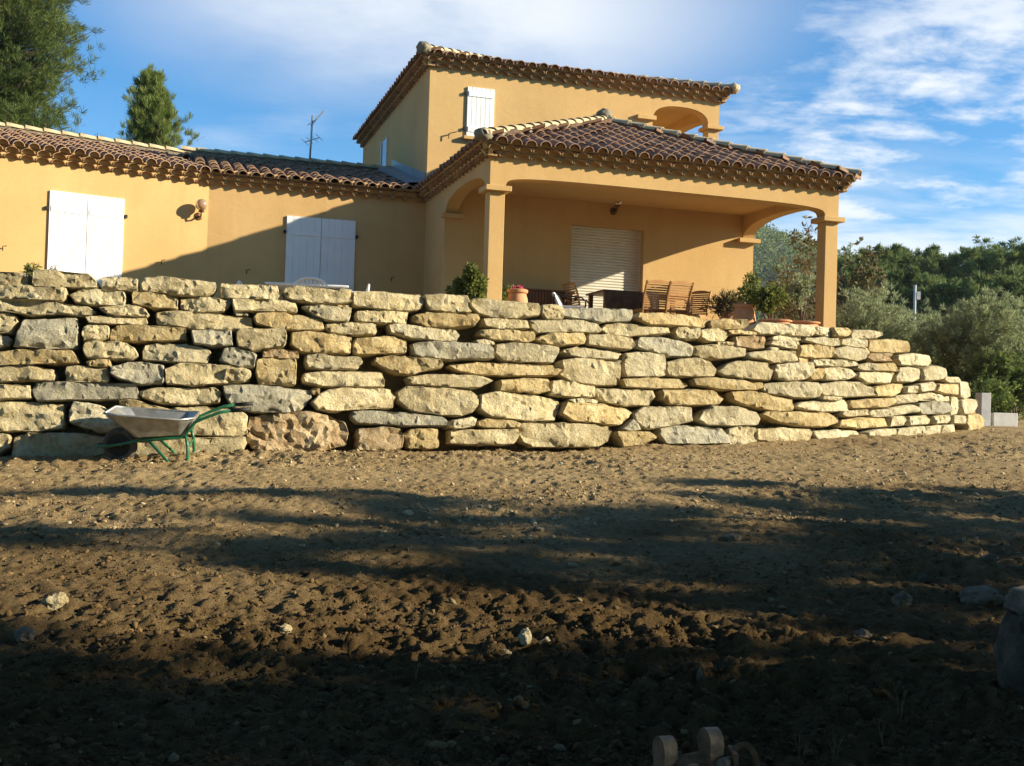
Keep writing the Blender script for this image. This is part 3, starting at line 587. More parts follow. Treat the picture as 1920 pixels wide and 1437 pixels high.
    if len(ov) >= m0:
        for i in range(n): i2 = (i+1) % n; Fc.append((base3+i, base3+i2, b0+i2, b0+i))
    Fc.append(tuple(reversed(range(n))))
    return V, Fc, C
wall = empty('stone_wall', (0.0, 13.35, -0.45), 'long curving dry stone retaining wall of rough yellow limestone blocks below the house', 'wall')
def add_stone(P3, nrm, kind, seed, depth=0.42, rough=1.0):
    V, Fc, C = stone_mesh(P3, nrm, depth, seed, rough); w0 = Vector(wall.location)
    me = bpy.data.meshes.new('stone'); me.from_pydata([tuple(p-C) for p in V], [], Fc); me.materials.append(STONE[kind])
    me.polygons.foreach_set('use_smooth', [True]*len(Fc)); me.update(); me.set_sharp_from_angle(angle=math.radians(24))
    o = link('stone', me, wall); o.location = C-w0; return o
sc_ = 0
def resample(q, step):
    out = []
    for i in range(len(q)):
        a, b = q[i], q[(i+1) % len(q)]; k = max(1, int(round(np.linalg.norm(b-a)/step)))
        for j in range(k): out.append(a+(b-a)*j/k)
    return out
for (ox, oy, s), lst in STONES:
    for kind, poly in lst:
        sc_ += 1
        q = [np.array([ox+x/s, oy+y/s]) for x, y in poly]
        q = resample(chaikin(q), 5.5)
        P3 = [Vector(wall_hit(*p)) for p in q]; C = sum(P3, Vector())/len(P3)
        sl = float(wall_y(C.x+0.15)-wall_y(C.x-0.15))/0.3
        nrm = Vector((sl, -1, BATTER)).normalized()
        big = kind == 'b' and (max(p.x for p in P3)-min(p.x for p in P3)) > 0.8
        o = add_stone(P3, nrm, kind, sc_, 0.42, 2.0 if big else 1.0)
        if kind in 'gb': o['label'] = 'blue grey limestone block' if kind == 'g' else ('large rough brown pitted block' if big else 'brown limestone block')
# the wall runs on past the left edge of the view
rs = random.Random(5); z = -0.95
while z < 1.15:
    h = rs.uniform(0.17, 0.26); x = -8.2+rs.uniform(-0.3, 0)
    while x < -5.75:
        w = rs.uniform(0.4, 0.8); x1 = min(x+w, -5.66)
        if x1-x > 0.15:
            c = [(x, z), (x1-0.03, z+rs.uniform(-.02, .02)), (x1-0.03, z+h-0.03), (x, z+h-0.03+rs.uniform(-.02, .02))]
            q = resample(chaikin([np.array(p) for p in c]), 0.06)
            P3 = [Vector((p[0], float(wall_y(p[0]))-BATTER*(TOPZ-p[1]), p[1])) for p in q]
            add_stone(P3, Vector((0.2, -1, BATTER)).normalized(), rs.choice('ttog'), rs.randint(0, 9999))
        x = x1
    z += h
# packed earth behind the stones and the levelled terrace on top
def build_terrace():
    xs = np.concatenate([np.linspace(-14, -9, 6), np.linspace(-8.8, 8.0, 110)]); mb = MB()
    def top_at(x): return float(np.interp(x, [-20, 5.3, 5.9, 6.6, 7.0, 7.9, 9], [1.1, 1.1, 0.95, 0.68, 0.5, 0.25, 0.2]))
    rows = []
    for x in xs:
        y = float(wall_y(max(x, -9))) + (0 if x > -9 else (x+9)*0.15); zt = top_at(x)
        rows.append([(x-0.06, y-BATTER*(TOPZ+1.5)+0.34, -1.5), (x-0.1, y+0.36-BATTER*(TOPZ-zt), zt), (x-0.35, y+1.2, zt+(1.1-zt)*0.45), (x-0.8, y+2.4, 1.1 if x < 6 else zt*0.6+0.4), (x-1.2, y+18, 1.1 if x < 6 else 0.6)])
    n = len(rows[0]); V = [p for r in rows for p in r]; Fc = []
    for i in range(len(rows)-1):
        for j in range(n-1): a = i*n+j; Fc.append((a, a+n, a+n+1, a+1))
    mb.add(V, Fc); o = mb.obj('terrace', SOIL); tag(o, kind='structure')
build_terrace()

# ------------------------------------------------------------------ the house (all lengths along its own axes u, v, z; FL is the base level)
FL = 1.2
W, D, DW = 6.27, 2.85, 4.42
house = empty('house', h2w(0, 0, FL), 'ochre rendered villa with white shutters, arched porch, upper floor and terracotta tiled roofs', 'house', rz=YAW)
class HB(MB):
    """house axes, absolute heights"""
    def hobj(s, name, mats, parent=None, **kw):
        s.v = [(x, y, z-FL) for x, y, z in s.v]
        return s.obj(name, mats, parent or house, **kw)
    def prism_v(s, prof, v0, v1, mi=0):                         # outline (u, z), thick along v; strip of quads between lower and upper edge
        n = len(prof); V = [(u, v, z) for v in (v0, v1) for u, z in prof]
        Fc = [tuple(range(n)), tuple(reversed(range(n, 2*n)))]+[(i, (i+1) % n, n+(i+1) % n, n+i) for i in range(n)]
        return s.add(V, [tuple(reversed(f)) for f in Fc], mi)
    def strip_v(s, lower, top, v0, v1):                          # lower: list of (u, z); flat top
        n = len(lower)
        V = [(u, v, z) for v in (v0, v1) for u, z in lower]+[(u, v, top) for v in (v0, v1) for u, z in lower]
        L0, L1, T0, T1 = 0, n, 2*n, 3*n; Fc = []
        for i in range(n-1):
            Fc += [(L0+i, L0+i+1, T0+i+1, T0+i), (L1+i+1, L1+i, T1+i, T1+i+1), (L0+i+1, L0+i, L1+i, L1+i+1), (T0+i, T0+i+1, T1+i+1, T1+i)]
        Fc += [(L0, T0, T1, L1), (L0+n-1, L1+n-1, T1+n-1, T0+n-1)]
        return s.add(V, Fc)
    def strip_u(s, lower, top, u0, u1):                          # lower: list of (v, z)
        n = len(lower)
        V = [(u, v, z) for u in (u0, u1) for v, z in lower]+[(u, v, top) for u in (u0, u1) for v, z in lower]
        L0, L1, T0, T1 = 0, n, 2*n, 3*n; Fc = []
        for i in range(n-1):
            Fc += [(L0+i+1, L0+i, T0+i, T0+i+1), (L1+i, L1+i+1, T1+i+1, T1+i), (L0+i, L0+i+1, L1+i+1, L1+i), (T0+i+1, T0+i, T1+i, T1+i+1)]
        Fc += [(L0, L1, T1, T0), (L0+n-1, T0+n-1, T1+n-1, L1+n-1)]
        return s.add(V, Fc)
def basket(a, b, z0, rise, e=2.0, n=24):                         # arch from a to b springing at z0
    pts = []
    for i in range(n+1):
        t = math.pi*(1-i/n); c, s_ = math.cos(t), math.sin(t)
        x = math.copysign(abs(c)**(2/e), c); y = abs(s_)**(2/e)
        pts.append(((a+b)/2+(b-a)/2*x, z0+rise*y))
    return pts
WT = 3.84                                                        # top of the walls under the eaves
SPR = 3.385                                                      # springing of the porch arches
PF = 1.3                                                         # porch floor
EV = 4.0                                                         # level of the tile bottoms at the eaves
OV = 0.26                                                        # overhang of the tiles
# porch: floor, pillars, capitals, beams
HB().box(-0.12, W+0.12, -0.5, DW+0.2, 0.9, PF).hobj('porch_floor', FLOOR, bevel=0.01)
HB().box(0, 0.25, 0, 0.25, PF-0.01, 3.30).hobj('pillar', PLASTER, bevel=0.008)
HB().box(W-0.25, W, 0, 0.25, PF-0.01, 3.30).hobj('pillar', PLASTER, bevel=0.008)
for u in (0, W-0.25):
    HB().box(u-0.085, u+0.335, -0.085, 0.335, 3.30, SPR-0.002).hobj('capital', PLASTER, bevel=0.008)
for u in (0, W-0.25):
    HB().box(u-(0.085 if u == 0 else 0.13), u+0.335, D-0.13, D-0.003, 3.30, SPR-0.002).hobj('capital', PLASTER, bevel=0.008)
low = [(0.0, SPR)]+[(0.25, SPR)]+basket(0.27, W-0.27, SPR+0.001, 0.175, 4.6, 40)[1:-1]+[(W-0.25, SPR), (W, SPR)]
HB().strip_v(low, WT+0.2, 0, 0.25).hobj('porch_beam', PLASTER)
for u0 in (0, W-0.25):
    HB().strip_u([(0.253, SPR)]+basket(0.27, D-0.02, SPR+0.001, 0.30, 2.3, 26)[1:-1]+[(D-0.003, SPR)], WT+0.2, u0+0.003, u0+0.247).hobj('side_arch', PLASTER)
HB().box(0.0, W, 0.26, D, WT+0.0, WT+0.05).hobj('porch_ceiling', PLASTER)
# walls
sh0, sh1, shT = 2.437, 3.915, 3.385
wb = HB()
wb.box(0.0, sh0, D, D+0.22, 0.9, WT+0.2); wb.box(sh1, W, D, D+0.22, 0.9, WT+0.2); wb.box(sh0, sh1, D, D+0.22, shT, WT+0.2)
wb.hobj('porch_back_wall', PLASTER)
HB().box(0, 0.22, D+0.222, DW+0.3, 0.9, WT+0.2).hobj('side_wall', PLASTER)
HB().box(W-0.22, W, D+0.222, 9.0, 0.9, WT+0.2).hobj('side_wall', PLASTER)
BU = -4.05
HB().box(BU-0.03, -0.002, DW, DW+0.22, 0.9, WT+0.2).hobj('wing_wall', PLASTER)
W1 = math.atan2(0.249, 0.968)                                    # the far wing turns this much towards the terrace
def w1(x, y, z):                                                 # along the far wing, x to the left from the bend, y outwards
    dx, dy = -math.cos(W1), -math.sin(W1); ox, oy = math.sin(W1), -math.cos(W1)
    return (BU+x*dx+y*ox, DW+x*dy+y*oy, z)
def w1box(hb, x0, x1, y0, y1, z0, z1, mi=0):
    V = [w1(x, y, z) for x in (x0, x1) for y in (y0, y1) for z in (z0, z1)]
    return hb.add(V, [(0, 1, 3, 2), (4, 6, 7, 5), (0, 4, 5, 1), (2, 3, 7, 6), (0, 2, 6, 4), (1, 5, 7, 3)], mi)
w1box(HB(), -0.02, 9.0, -0.22, 0.0, 0.9, WT+0.2).hobj('wing_wall', PLASTER)
# upper floor with its loggia
UZ = 2.665
UT = WT+UZ
LGL, LGR, LGS = 4.74, W-0.25, 5.99
ub_ = HB()
ub_.box(0, LGL, DW, DW+0.22, 4.1, UT+0.2); ub_.box(0, 0.22, DW+0.22, 11.9, 4.1, UT+0.2); ub_.box(LGL-0.22, LGL, DW+0.22, DW+2.6, 4.1, UT+0.2)
ub_.box(LGL, W, DW+2.6, DW+2.8, 4.1, UT+0.2); ub_.box(0.22, W, 11.7, 11.9, 4.1, UT+0.2); ub_.box(W-0.22, W, DW+2.8, 11.7, 4.1, UT+0.2)
ub_.hobj('upper_wall', PLASTER)
HB().box(LGR, W, DW+0.003, DW+0.25, 4.1, LGS-0.08).hobj('loggia_pillar', PLASTER, bevel=0.008)
HB().box(LGR-0.06, W+0.085, DW-0.085, DW+0.335, LGS-0.08, LGS-0.002).hobj('capital', PLASTER, bevel=0.008)
HB().box(LGL-0.37, LGL+0.05, DW-0.085, DW-0.003, LGS-0.04, LGS+0.05).hobj('capital', PLASTER, bevel=0.008)
HB().strip_v([(LGL+0.002, LGS)]+basket(LGL+0.01, LGR, LGS+0.001, 0.32, 2.5, 26)[1:-1]+[(LGR, LGS), (W, LGS)], UT+0.2, DW, DW+0.247).hobj('loggia_arch', PLASTER)
HB().strip_u([(DW+0.25, LGS)]+basket(DW+0.26, DW+2.59, LGS+0.001, 0.24, 2.3, 26)[1:-1]+[(DW+2.598, LGS)], UT+0.2, W-0.247, W-0.003).hobj('loggia_arch', PLASTER)
HB().box(LGL, W, DW+0.25, DW+2.6, UT-0.08, UT-0.02).hobj('loggia_ceiling', PLASTER)

# ---- roofs: half round clay tiles on sloping beds
PITCH_T, COURSE, TLEN, TR = 0.238, 0.36, 0.45, 0.098
def half_tile(L=TLEN, r0=TR, r1=TR*0.82, th=0.014, seg=7, hgt=0.92):
    """cover tile: x across, y up the slope, open below; the wide end at y = 0"""
    V, Fc, mi = [], [], []
    for y, r in ((0, r0), (L, r1)):
        for t in (0, -th):
            for k in range(seg+1):
                a = math.pi*k/seg; V.append((math.cos(a)*(r+t), y, math.sin(a)*(r+t)*hgt))
    n = seg+1
    for k in range(seg):
        Fc.append((k, k+1, 2*n+k+1, 2*n+k)); mi.append(0)
        Fc.append((n+k+1, n+k, 3*n+k, 3*n+k+1)); mi.append(0)
        Fc.append((k+1, k, n+k, n+k+1)); mi.append(1)
    return V, Fc, mi
HT = half_tile(); HTL = half_tile(seg=5)
def tile_mesh(name, mats, L=TLEN, r0=TR, r1=TR*0.82, hgt=0.92, seg=7):
    V, Fc, mi = half_tile(L, r0, r1, 0.014, seg, hgt); me = bpy.data.meshes.new(name); me.from_pydata(V, [], Fc)
    for m in mats: me.materials.append(m)
    me.polygons.foreach_set('material_index', mi); me.polygons.foreach_set('use_smooth', [True]*len(Fc)); me.update(); me.set_sharp_from_angle(angle=math.radians(40)); return me
ROOF_TILE_ME = tile_mesh('roof_tile', [TILE, TILE_RIM]); EAVE_ME = tile_mesh('eaves_tile', [EAVE_TILE, EAVE_TILE], 0.18, 0.113, 0.113, 0.74, 9); RIDGE_ME = tile_mesh('ridge_tile', [RIDGE, RIDGE], 0.42, 0.125, 0.105, 0.75)
stuff_cover, stuff_chan = MB(), MB()
tile_objs = []                                                   # (weight, matrix, roof parent)
def frame(o, e, s, nrm):
    T = Matrix.Identity(4)
    for i in range(3): T[i][0], T[i][1], T[i][2], T[i][3] = e[i], s[i], nrm[i], o[i]
    return T
def lay_slope(name, o, e, slope, inward, wid, run, keep, parent, weight):
    """o: eaves corner, e: unit along the eaves, inward: unit horizontal up the slope"""
    o, e, iw = Vector(o), Vector(e), Vector(inward); s = (iw+Vector((0, 0, slope))).normalized(); nrm = e.cross(s).normalized()
    if nrm.z < 0: nrm = -nrm
    cs = s.dot(iw); rs = random.Random(hash(name) % 1000 if False else len(name)*7)
    ncol = int(wid/PITCH_T)+1; nrow = int(run/(COURSE*cs))+1
    for c in range(ncol+1):
        for r in range(nrow):
            a, d = (c+0.5)*PITCH_T, r*COURSE*cs
            for chan in (0, 1):
                aa = a if not chan else c*PITCH_T
                if not keep(aa, d+0.12) or aa > wid: continue
                p = o+e*aa+s*(r*COURSE)+nrm*(0.012*rs.uniform(-1, 1)+(0.012 if not chan else 0.065))
                yaw_ = rs.uniform(-0.03, 0.03); tl = -0.035
                s2 = (s*math.cos(yaw_)+e*math.sin(yaw_)); s2 = (s2+nrm*tl).normalized(); n2 = e.cross(s2); n2 = n2 if n2.dot(nrm) > 0 else -n2; e2 = s2.cross(n2)
                T = frame(p, e2, s2, n2)
                if chan:
                    # the hollow tile between two covers
                    V = []
                    for y in (0, TLEN):
                        for k in range(5): an = math.pi*k/4; V.append((math.cos(an)*TR, y, 0.02-math.sin(an)*0.06))
                    stuff_chan.add(V, [(k, k+1, 6+k, 5+k) for k in range(4)], 0, T)
                else:
                    tile_objs.append((weight(aa, d), T, parent))
def roof_bed(mb, quad, th=0.05):
    V = list(quad)+[(x, y, z-th) for x, y, z in quad]; n = len(quad)
    mb.add(V, [tuple(range(n)), tuple(reversed(range(n, 2*n)))]+[(i, n+i, n+(i+1) % n, (i+1) % n) for i in range(n)])
BED = simple('roof_bedding', (0.2, 0.1, 0.06), 0.95, var=0.2)
# porch roof: a hip of equal slopes that ends in a short ridge against the upper wall
PS = 0.408; pk = W/2+OV
mb = HB(); e0, e1, w_ = -OV, W+OV, W+2*OV
zp = EV+PS*pk
roof_bed(mb, [(e0+.1, e0+.1, EV+PS*.1), (e1-.1, e0+.1, EV+PS*.1), (W/2, W/2, zp)]); roof_bed(mb, [(e0+.1, DW-0.01, EV+PS*.1), (e0+.1, e0+.1, EV+PS*.1), (W/2, W/2, zp), (W/2, DW-0.01, zp)])
roof_bed(mb, [(e1-.1, e0+.1, EV+PS*.1), (e1-.1, DW-0.01, EV+PS*.1), (W/2, DW-0.01, zp), (W/2, W/2, zp)])
porch_roof = mb.hobj('roof', BED)
lay_slope('porch_front', (e0, e0, EV), (1, 0, 0), PS, (0, 1, 0), w_, pk, lambda a, d: d < a-0.02 and d < w_-a-0.02 and d < pk, porch_roof, lambda a, d: 100-d)
lay_slope('porch_left', (e0, DW-0.02, EV), (0, -1, 0), PS, (1, 0, 0), DW+OV, pk, lambda a, d: d < DW+OV-a+0.02 and d < pk, porch_roof, lambda a, d: 60-d*30)
lay_slope('porch_right', (e1, e0, EV), (0, 1, 0), PS, (-1, 0, 0), DW+OV, pk, lambda a, d: d < a+0.02 and d < pk, porch_roof, lambda a, d: 0-d)
# near wing
WS, WS1, WRUN = 0.28, 0.265, 3.75
mb = HB()
def wz(d): return EV+WS*d
def wz1(d): return EV+WS1*d
roof_bed(mb, [(BU+0.05, DW-OV+.1, wz(.1)), (0.0, DW-OV+.1, wz(.1)), (0.0, DW-OV+WRUN, wz(WRUN)), (BU-WRUN*0.13, DW-OV+WRUN, wz(WRUN))])
roof_bed(mb, [(BU-WRUN*0.13, DW-OV+WRUN+.01, wz(WRUN)), (0, DW-OV+WRUN+.01, wz(WRUN)), (0, DW-OV+2*WRUN, EV), (BU-WRUN*0.26, DW-OV+2*WRUN, EV)])
wing_roof = mb.hobj('roof', BED)
lay_slope('wing_near', (0.0-0.02, DW-OV, EV), (-1, 0, 0), WS, (0, 1, 0), -BU+0.55, WRUN, lambda a, d: a < -BU+d*0.13+0.0 and not (a < 0.32 and d < 0.2), wing_roof, lambda a, d: 88-d*12)
# far wing
def w1o(x, y, z): return Vector(w1(x, y, z))
ex = (w1o(1, 0, 0)-w1o(0, 0, 0)); ix = (w1o(0, -1, 0)-w1o(0, 0, 0))
mb = HB()
roof_bed(mb, [w1(0.05, OV-.1, wz1(.1)), w1(9, OV-.1, wz1(.1)), w1(9, OV-WRUN, wz1(WRUN)), w1(-WRUN*0.13, OV-WRUN, wz1(WRUN))])
roof_bed(mb, [w1(-WRUN*.13, OV-WRUN-.01, wz1(WRUN)), w1(9, OV-WRUN-.01, wz1(WRUN)), w1(9, OV-2*WRUN, EV), w1(-WRUN*.26, OV-2*WRUN, EV)])
far_roof = mb.hobj('roof', BED)
lay_slope('wing_far', tuple(w1o(0.03, OV, EV)), tuple(ex), WS1, tuple(ix), 6.2, WRUN, lambda a, d: a > -d*0.13, far_roof, lambda a, d: 88-d*12-(200 if a > 4.3 else 0))
# upper roof
US, UL = 0.28, 11.9+OV
mb = HB(); UE = EV+UZ; uk = W/2+OV; zu = UE+US*uk; va = DW-OV
roof_bed(mb, [(e0+.1, va+.1, UE+US*.1), (e1-.1, va+.1, UE+US*.1), (W/2, va+uk, zu)]); roof_bed(mb, [(e0+.1, UL-.1, UE+US*.1), (e0+.1, va+.1, UE+US*.1), (W/2, va+uk, zu), (W/2, UL-uk, zu)])
roof_bed(mb, [(e1-.1, va+.1, UE+US*.1), (e1-.1, UL-.1, UE+US*.1), (W/2, UL-uk, zu), (W/2, va+uk, zu)]); roof_bed(mb, [(e1-.1, UL-.1, UE+US*.1), (e0+.1, UL-.1, UE+US*.1), (W/2, UL-uk, zu)])
upper_roof = mb.hobj('roof', BED)
lay_slope('upper_front', (e0, va, UE), (1, 0, 0), US, (0, 1, 0), w_, uk, lambda a, d: d < a and d < w_-a, upper_roof, lambda a, d: 95-d*60)
lay_slope('upper_left', (e0, UL, UE), (0, -1, 0), US, (1, 0, 0), UL-va, uk, lambda a, d: d < UL-va-a+0.02 and d < a, upper_roof, lambda a, d: 70-d*90 if d < .3 else -10)
# the 300 tiles that show largest are objects, the rest one mesh per roof
tile_objs.sort(key=lambda t: -t[0])
DOWN = Matrix.Translation((0, 0, -FL))
for wgt, T, par in tile_objs[:300]:
    o = link('roof_tile', ROOF_TILE_ME, par); o.matrix_local = DOWN @ T
V, Fc, mi = HTL
for wgt, T, par in tile_objs[300:]:
    b = len(stuff_cover.v); stuff_cover.v += [tuple(T @ Vector(p)) for p in V]; stuff_cover.f += [tuple(b+i for i in f) for f in Fc]; stuff_cover.m += mi
stuff_cover.v = [(x, y, z-FL) for x, y, z in stuff_cover.v]; stuff_chan.v = [(x, y, z-FL) for x, y, z in stuff_chan.v]
tag(stuff_cover.obj('roof_tiles', [TILE_STUFF, TILE_RIM], house, True, 40), kind='stuff')
tag(stuff_chan.obj('channel_tiles', [CHANNEL], house, True, 40), kind='stuff')
# ridge and hip tiles
def ridge_run(a, b, parent, r=1.0, first=0.0):
    a, b = Vector(a), Vector(b); d = b-a; L = d.length; d.normalize(); e = d.cross(Vector((0, 0, 1))).normalized(); nrm = e.cross(d)
    n = int(L/0.34); mb_ = HB(); mb_.bar(a-nrm*0.03+d*0.05, b-nrm*0.03, 0.17, 0.12, tuple(nrm)); mb_.hobj('ridge_bedding', MORTAR, parent)
    for i in range(n+1):
        t = i*0.34+first
        if t > L-0.1: break
        p = a+d*t+nrm*0.02; s2 = (d-nrm*0.05).normalized(); n2 = e.cross(s2)
        o = link('ridge_tile', RIDGE_ME, parent); o.matrix_local = DOWN @ frame(p, e*r, s2*1.0, n2*r)
def lump(name, p, rx, ry, rz, parent, mat=MORTAR, seed=0):
    bm = bmesh.new(); bmesh.ops.create_icosphere(bm, subdivisions=3, radius=1.0); so = Vector((seed*3.1, 5, seed))
    for v in bm.verts:
        k = 1+0.25*mnoise.fractal(v.co*1.7+so, 0.8, 2, 3); v.co = Vector((v.co.x*rx*k+p[0], v.co.y*ry*k+p[1], v.co.z*rz*k+p[2]-FL))
    me = bpy.data.meshes.new(name); bm.to_mesh(me); bm.free(); me.materials.append(mat); me.polygons.foreach_set('use_smooth', [True]*len(me.polygons)); return link(name, me, parent)
TH = 0.09
ridge_run((e0+0.02, e0+0.02, EV+TH-0.01), (W/2, W/2, zp+TH), porch_roof); ridge_run((e1-0.02, e0+0.02, EV+TH-0.01), (W/2, W/2, zp+TH), porch_roof); ridge_run((W/2, DW, zp+TH), (W/2, W/2, zp+TH), porch_roof)
lump('ridge_mortar', (W/2, W/2-0.02, zp+TH+0.09), 0.14, 0.14, 0.13, porch_roof, MORTAR, 1); lump('ridge_mortar', (e0+0.08, e0+0.08, EV+TH+0.02), 0.13, 0.13, 0.115, porch_roof, MORTAR, 2)
ridge_run(w1(6.4, OV-WRUN, wz1(WRUN)+TH), w1(-WRUN*.13, OV-WRUN, wz1(WRUN)+TH), far_roof); ridge_run((BU-WRUN*.13, DW-OV+WRUN, wz(WRUN)+TH), (0, DW-OV+WRUN, wz(WRUN)+TH), wing_roof)
ridge_run((e0+0.02, va+0.02, UE+TH-.01), (W/2, va+uk, zu+TH), upper_roof); ridge_run((e1-0.02, va+0.02, UE+TH-.01), (W/2, va+uk, zu+TH), upper_roof)
lump('ridge_mortar', (e0+0.08, va+0.08, UE+TH+0.03), 0.14, 0.14, 0.12, upper_roof, MORTAR, 3)
lump('ridge_mortar', (e1-0.03, va+0.03, UE+TH+0.01), 0.10, 0.10, 0.11, upper_roof, RIDGE, 4)
# grey flashing where the near wing meets the upper wall
mb = HB()
for i in range(4):
    d0, d1 = 0.35+i*0.86, 0.35+(i+1)*0.86+0.04
    mb.add([(-0.34, DW-OV+d0, wz(d0)+0.13+.004*i), (-0.003, DW-OV+d0, wz(d0)+0.17+.004*i), (-0.003, DW-OV+d1, wz(d1)+0.17+.004*i), (-0.34, DW-OV+d1, wz(d1)+0.13+.004*i), (-0.003, DW-OV+d0, wz(d0)+0.34), (-0.003, DW-OV+d1, wz(d1)+0.34), (-0.015, DW-OV+d0, wz(d0)+0.34), (-0.015, DW-OV+d1, wz(d1)+0.34), (-0.34, DW-OV+d0, wz(d0)+0.09), (-0.34, DW-OV+d1, wz(d1)+0.09)],
           [(0, 1, 2, 3), (1, 6, 7, 2), (0, 3, 9, 8)])
mb.hobj('flashing', ZINC)

# ---- eaves: two rows of projecting half tiles bedded in mortar under the roof edge
def eaves(o, e, out, L, z0, parent):
    """o: wall corner at one end, e: unit along the wall, out: unit outwards"""
    o, e, out = Vector(o), Vector(e), Vector(out)
    n = int(round(L/PITCH_T)); pt = L/n; m = HB()
    for row, (zz, pr) in enumerate(((0.0, 0.10), (0.092, 0.19))):
        for i in range(n):
            p = o+e*((i+0.5+(0.0 if row else 0.0))*pt)+out*pr+Vector((0, 0, z0+zz+0.004)); T = frame(p, e, -out, Vector((0, 0, 1)))
            if T.determinant() < 0: T = frame(p, -e, -out, Vector((0, 0, 1)))
            ob = link('eaves_tile', EAVE_ME, parent); ob.matrix_local = DOWN @ T
        # mortar bed, set back from the tile mouths
        a0, a1 = -0.0, L
        c = [o+e*a+out*q+Vector((0, 0, z0+zz+h)) for a in (a0, a1) for q in (0.002, max(0.006, pr-0.095)) for h in (0.002, 0.088)]
        m.add(c, [(0, 1, 3, 2), (4, 6, 7, 5), (0, 4, 5, 1), (2, 3, 7, 6), (0, 2, 6, 4), (1, 5, 7, 3)])
        # spandrels between the tile mouths
        for i in range(n+1):
            q0 = o+e*(i*pt)+out*(pr-0.030)+Vector((0, 0, z0+zz))
            V = [q0+Vector((0, 0, 0.002)), q0-e*0.016+Vector((0, 0, 0.04)), q0-e*0.07+Vector((0, 0, 0.088)), q0+e*0.07+Vector((0, 0, 0.088)), q0+e*0.016+Vector((0, 0, 0.04))]
            V += [v-out*0.06 for v in V]
            m.add(V, [(0, 1, 2, 3, 4), (9, 8, 7, 6, 5)]+[(k, 5+k, 5+(k+1) % 5, (k+1) % 5) for k in range(5)])
    c = [o+e*a+out*q+Vector((0, 0, z0+h)) for a in (0, L) for q in (0.002, 0.20) for h in (0.186, 0.205)]
    m.add(c, [(0, 1, 3, 2), (4, 6, 7, 5), (0, 4, 5, 1), (2, 3, 7, 6), (0, 2, 6, 4), (1, 5, 7, 3)])
    for i in range(int(L/PITCH_T)+2):
        q0 = o+e*((i+0.5)*PITCH_T-OV+0.1*(o.x < -0.05 and abs(e.x) > .99))+out*(0.20)+Vector((0, 0, z0+0.19))
        if not -0.05 < (q0-o).dot(e) < L+0.05: continue
        V = [q0+e*x+Vector((0, 0, z)) for x, z in ((-.085, 0), (-.06, .06), (0, .08), (.06, .06), (.085, 0))]; V += [v-out*0.05 for v in V]
        m.add(V, [(0, 1, 2, 3, 4), (9, 8, 7, 6, 5)]+[(k, 5+k, 5+(k+1) % 5, (k+1) % 5) for k in range(5)])
    m.hobj('eaves_mortar', PLASTER, parent)
GZ = 3.825
eaves((-0.10, 0, 0), (1, 0, 0), (0, -1, 0), W+0.2, GZ, porch_roof)
eaves((0, DW, 0), (0, -1, 0), (-1, 0, 0), DW+0.1, GZ, porch_roof)
eaves((W, -0.1, 0), (0, 1, 0), (1, 0, 0), 1.2, GZ, porch_roof)
eaves((BU+0.03, DW, 0), (1, 0, 0), (0, -1, 0), -BU-0.23, GZ, wing_roof)
eaves(w1(0.03, 0, 0), tuple(ex), tuple(-ix), 4.4, GZ, far_roof)
eaves((-0.10, DW, 0), (1, 0, 0), (0, -1, 0), W+0.2, GZ+UZ, upper_roof)
eaves((0, DW+7.4, 0), (0, -1, 0), (-1, 0, 0), 7.5, GZ+UZ, upper_roof)
eaves((W, DW-0.1, 0), (0, 1, 0), (1, 0, 0), 1.2, GZ+UZ, upper_roof)

# ---- shutters
def shutter(T, wid, z0, z1, leaves=1, planks=6, parent=None, hinge_sides=(-1, 1)):
    """T maps (x along the wall, y outwards, z) to house axes"""
    root = None
    for k in range(leaves):
        x0, x1 = wid*k/leaves+0.004, wid*(k+1)/leaves-0.004
        V = [T(x, y, z) for x in (x0, x1) for y in (0.005, 0.026) for z in (z0+.01, z1-.01)]
        mm = HB(); mm.add(V, [(0, 1, 3, 2), (4, 6, 7, 5), (0, 4, 5, 1), (2, 3, 7, 6), (0, 2, 6, 4), (1, 5, 7, 3)]); leaf = mm.hobj('shutter', WHITE)
        for zz in (z0+(z1-z0)*0.14, z1-(z1-z0)*0.14):
            m = HB(); V = [T(x, y, z) for x in (x0+0.03, x1-0.03) for y in (0.036, 0.046) for z in (zz-0.05, zz+0.05)]
            m.add(V, [(0, 1, 3, 2), (4, 6, 7, 5), (0, 4, 5, 1), (2, 3, 7, 6), (0, 2, 6, 4), (1, 5, 7, 3)]); m.hobj('batten', WHITE, leaf)
        pw = (x1-x0)/planks
        for i in range(planks):
            mm = HB(); V = [T(x, y, z) for x in (x0+i*pw+0.0055, x0+(i+1)*pw-0.0055) for y in (0.006, 0.034) for z in (z0, z1)]
            mm.add(V, [(0, 1, 3, 2), (4, 6, 7, 5), (0, 4, 5, 1), (2, 3, 7, 6), (0, 2, 6, 4), (1, 5, 7, 3)]); mm.hobj('plank', WHITE, leaf)
        for sd_ in hinge_sides:
            if leaves == 2 and sd_ != (-1, 1)[k]: continue
            for zz in (z0+(z1-z0)*0.14, z1-(z1-z0)*0.14):
                xa = x0-0.05 if sd_ < 0 else x1+0.01
                mm = HB(); V = [T(x, y, z) for x in (xa, xa+0.045) for y in (0.001, 0.05) for z in (zz-0.028, zz+0.028)]
                mm.add(V, [(0, 1, 3, 2), (4, 6, 7, 5), (0, 4, 5, 1), (2, 3, 7, 6), (0, 2, 6, 4), (1, 5, 7, 3)]); mm.hobj('hinge', IRON, leaf)
shutter(lambda x, y, z: (-2.641+x, DW-y, z), 1.295, 1.22, 3.376, 2, 5)
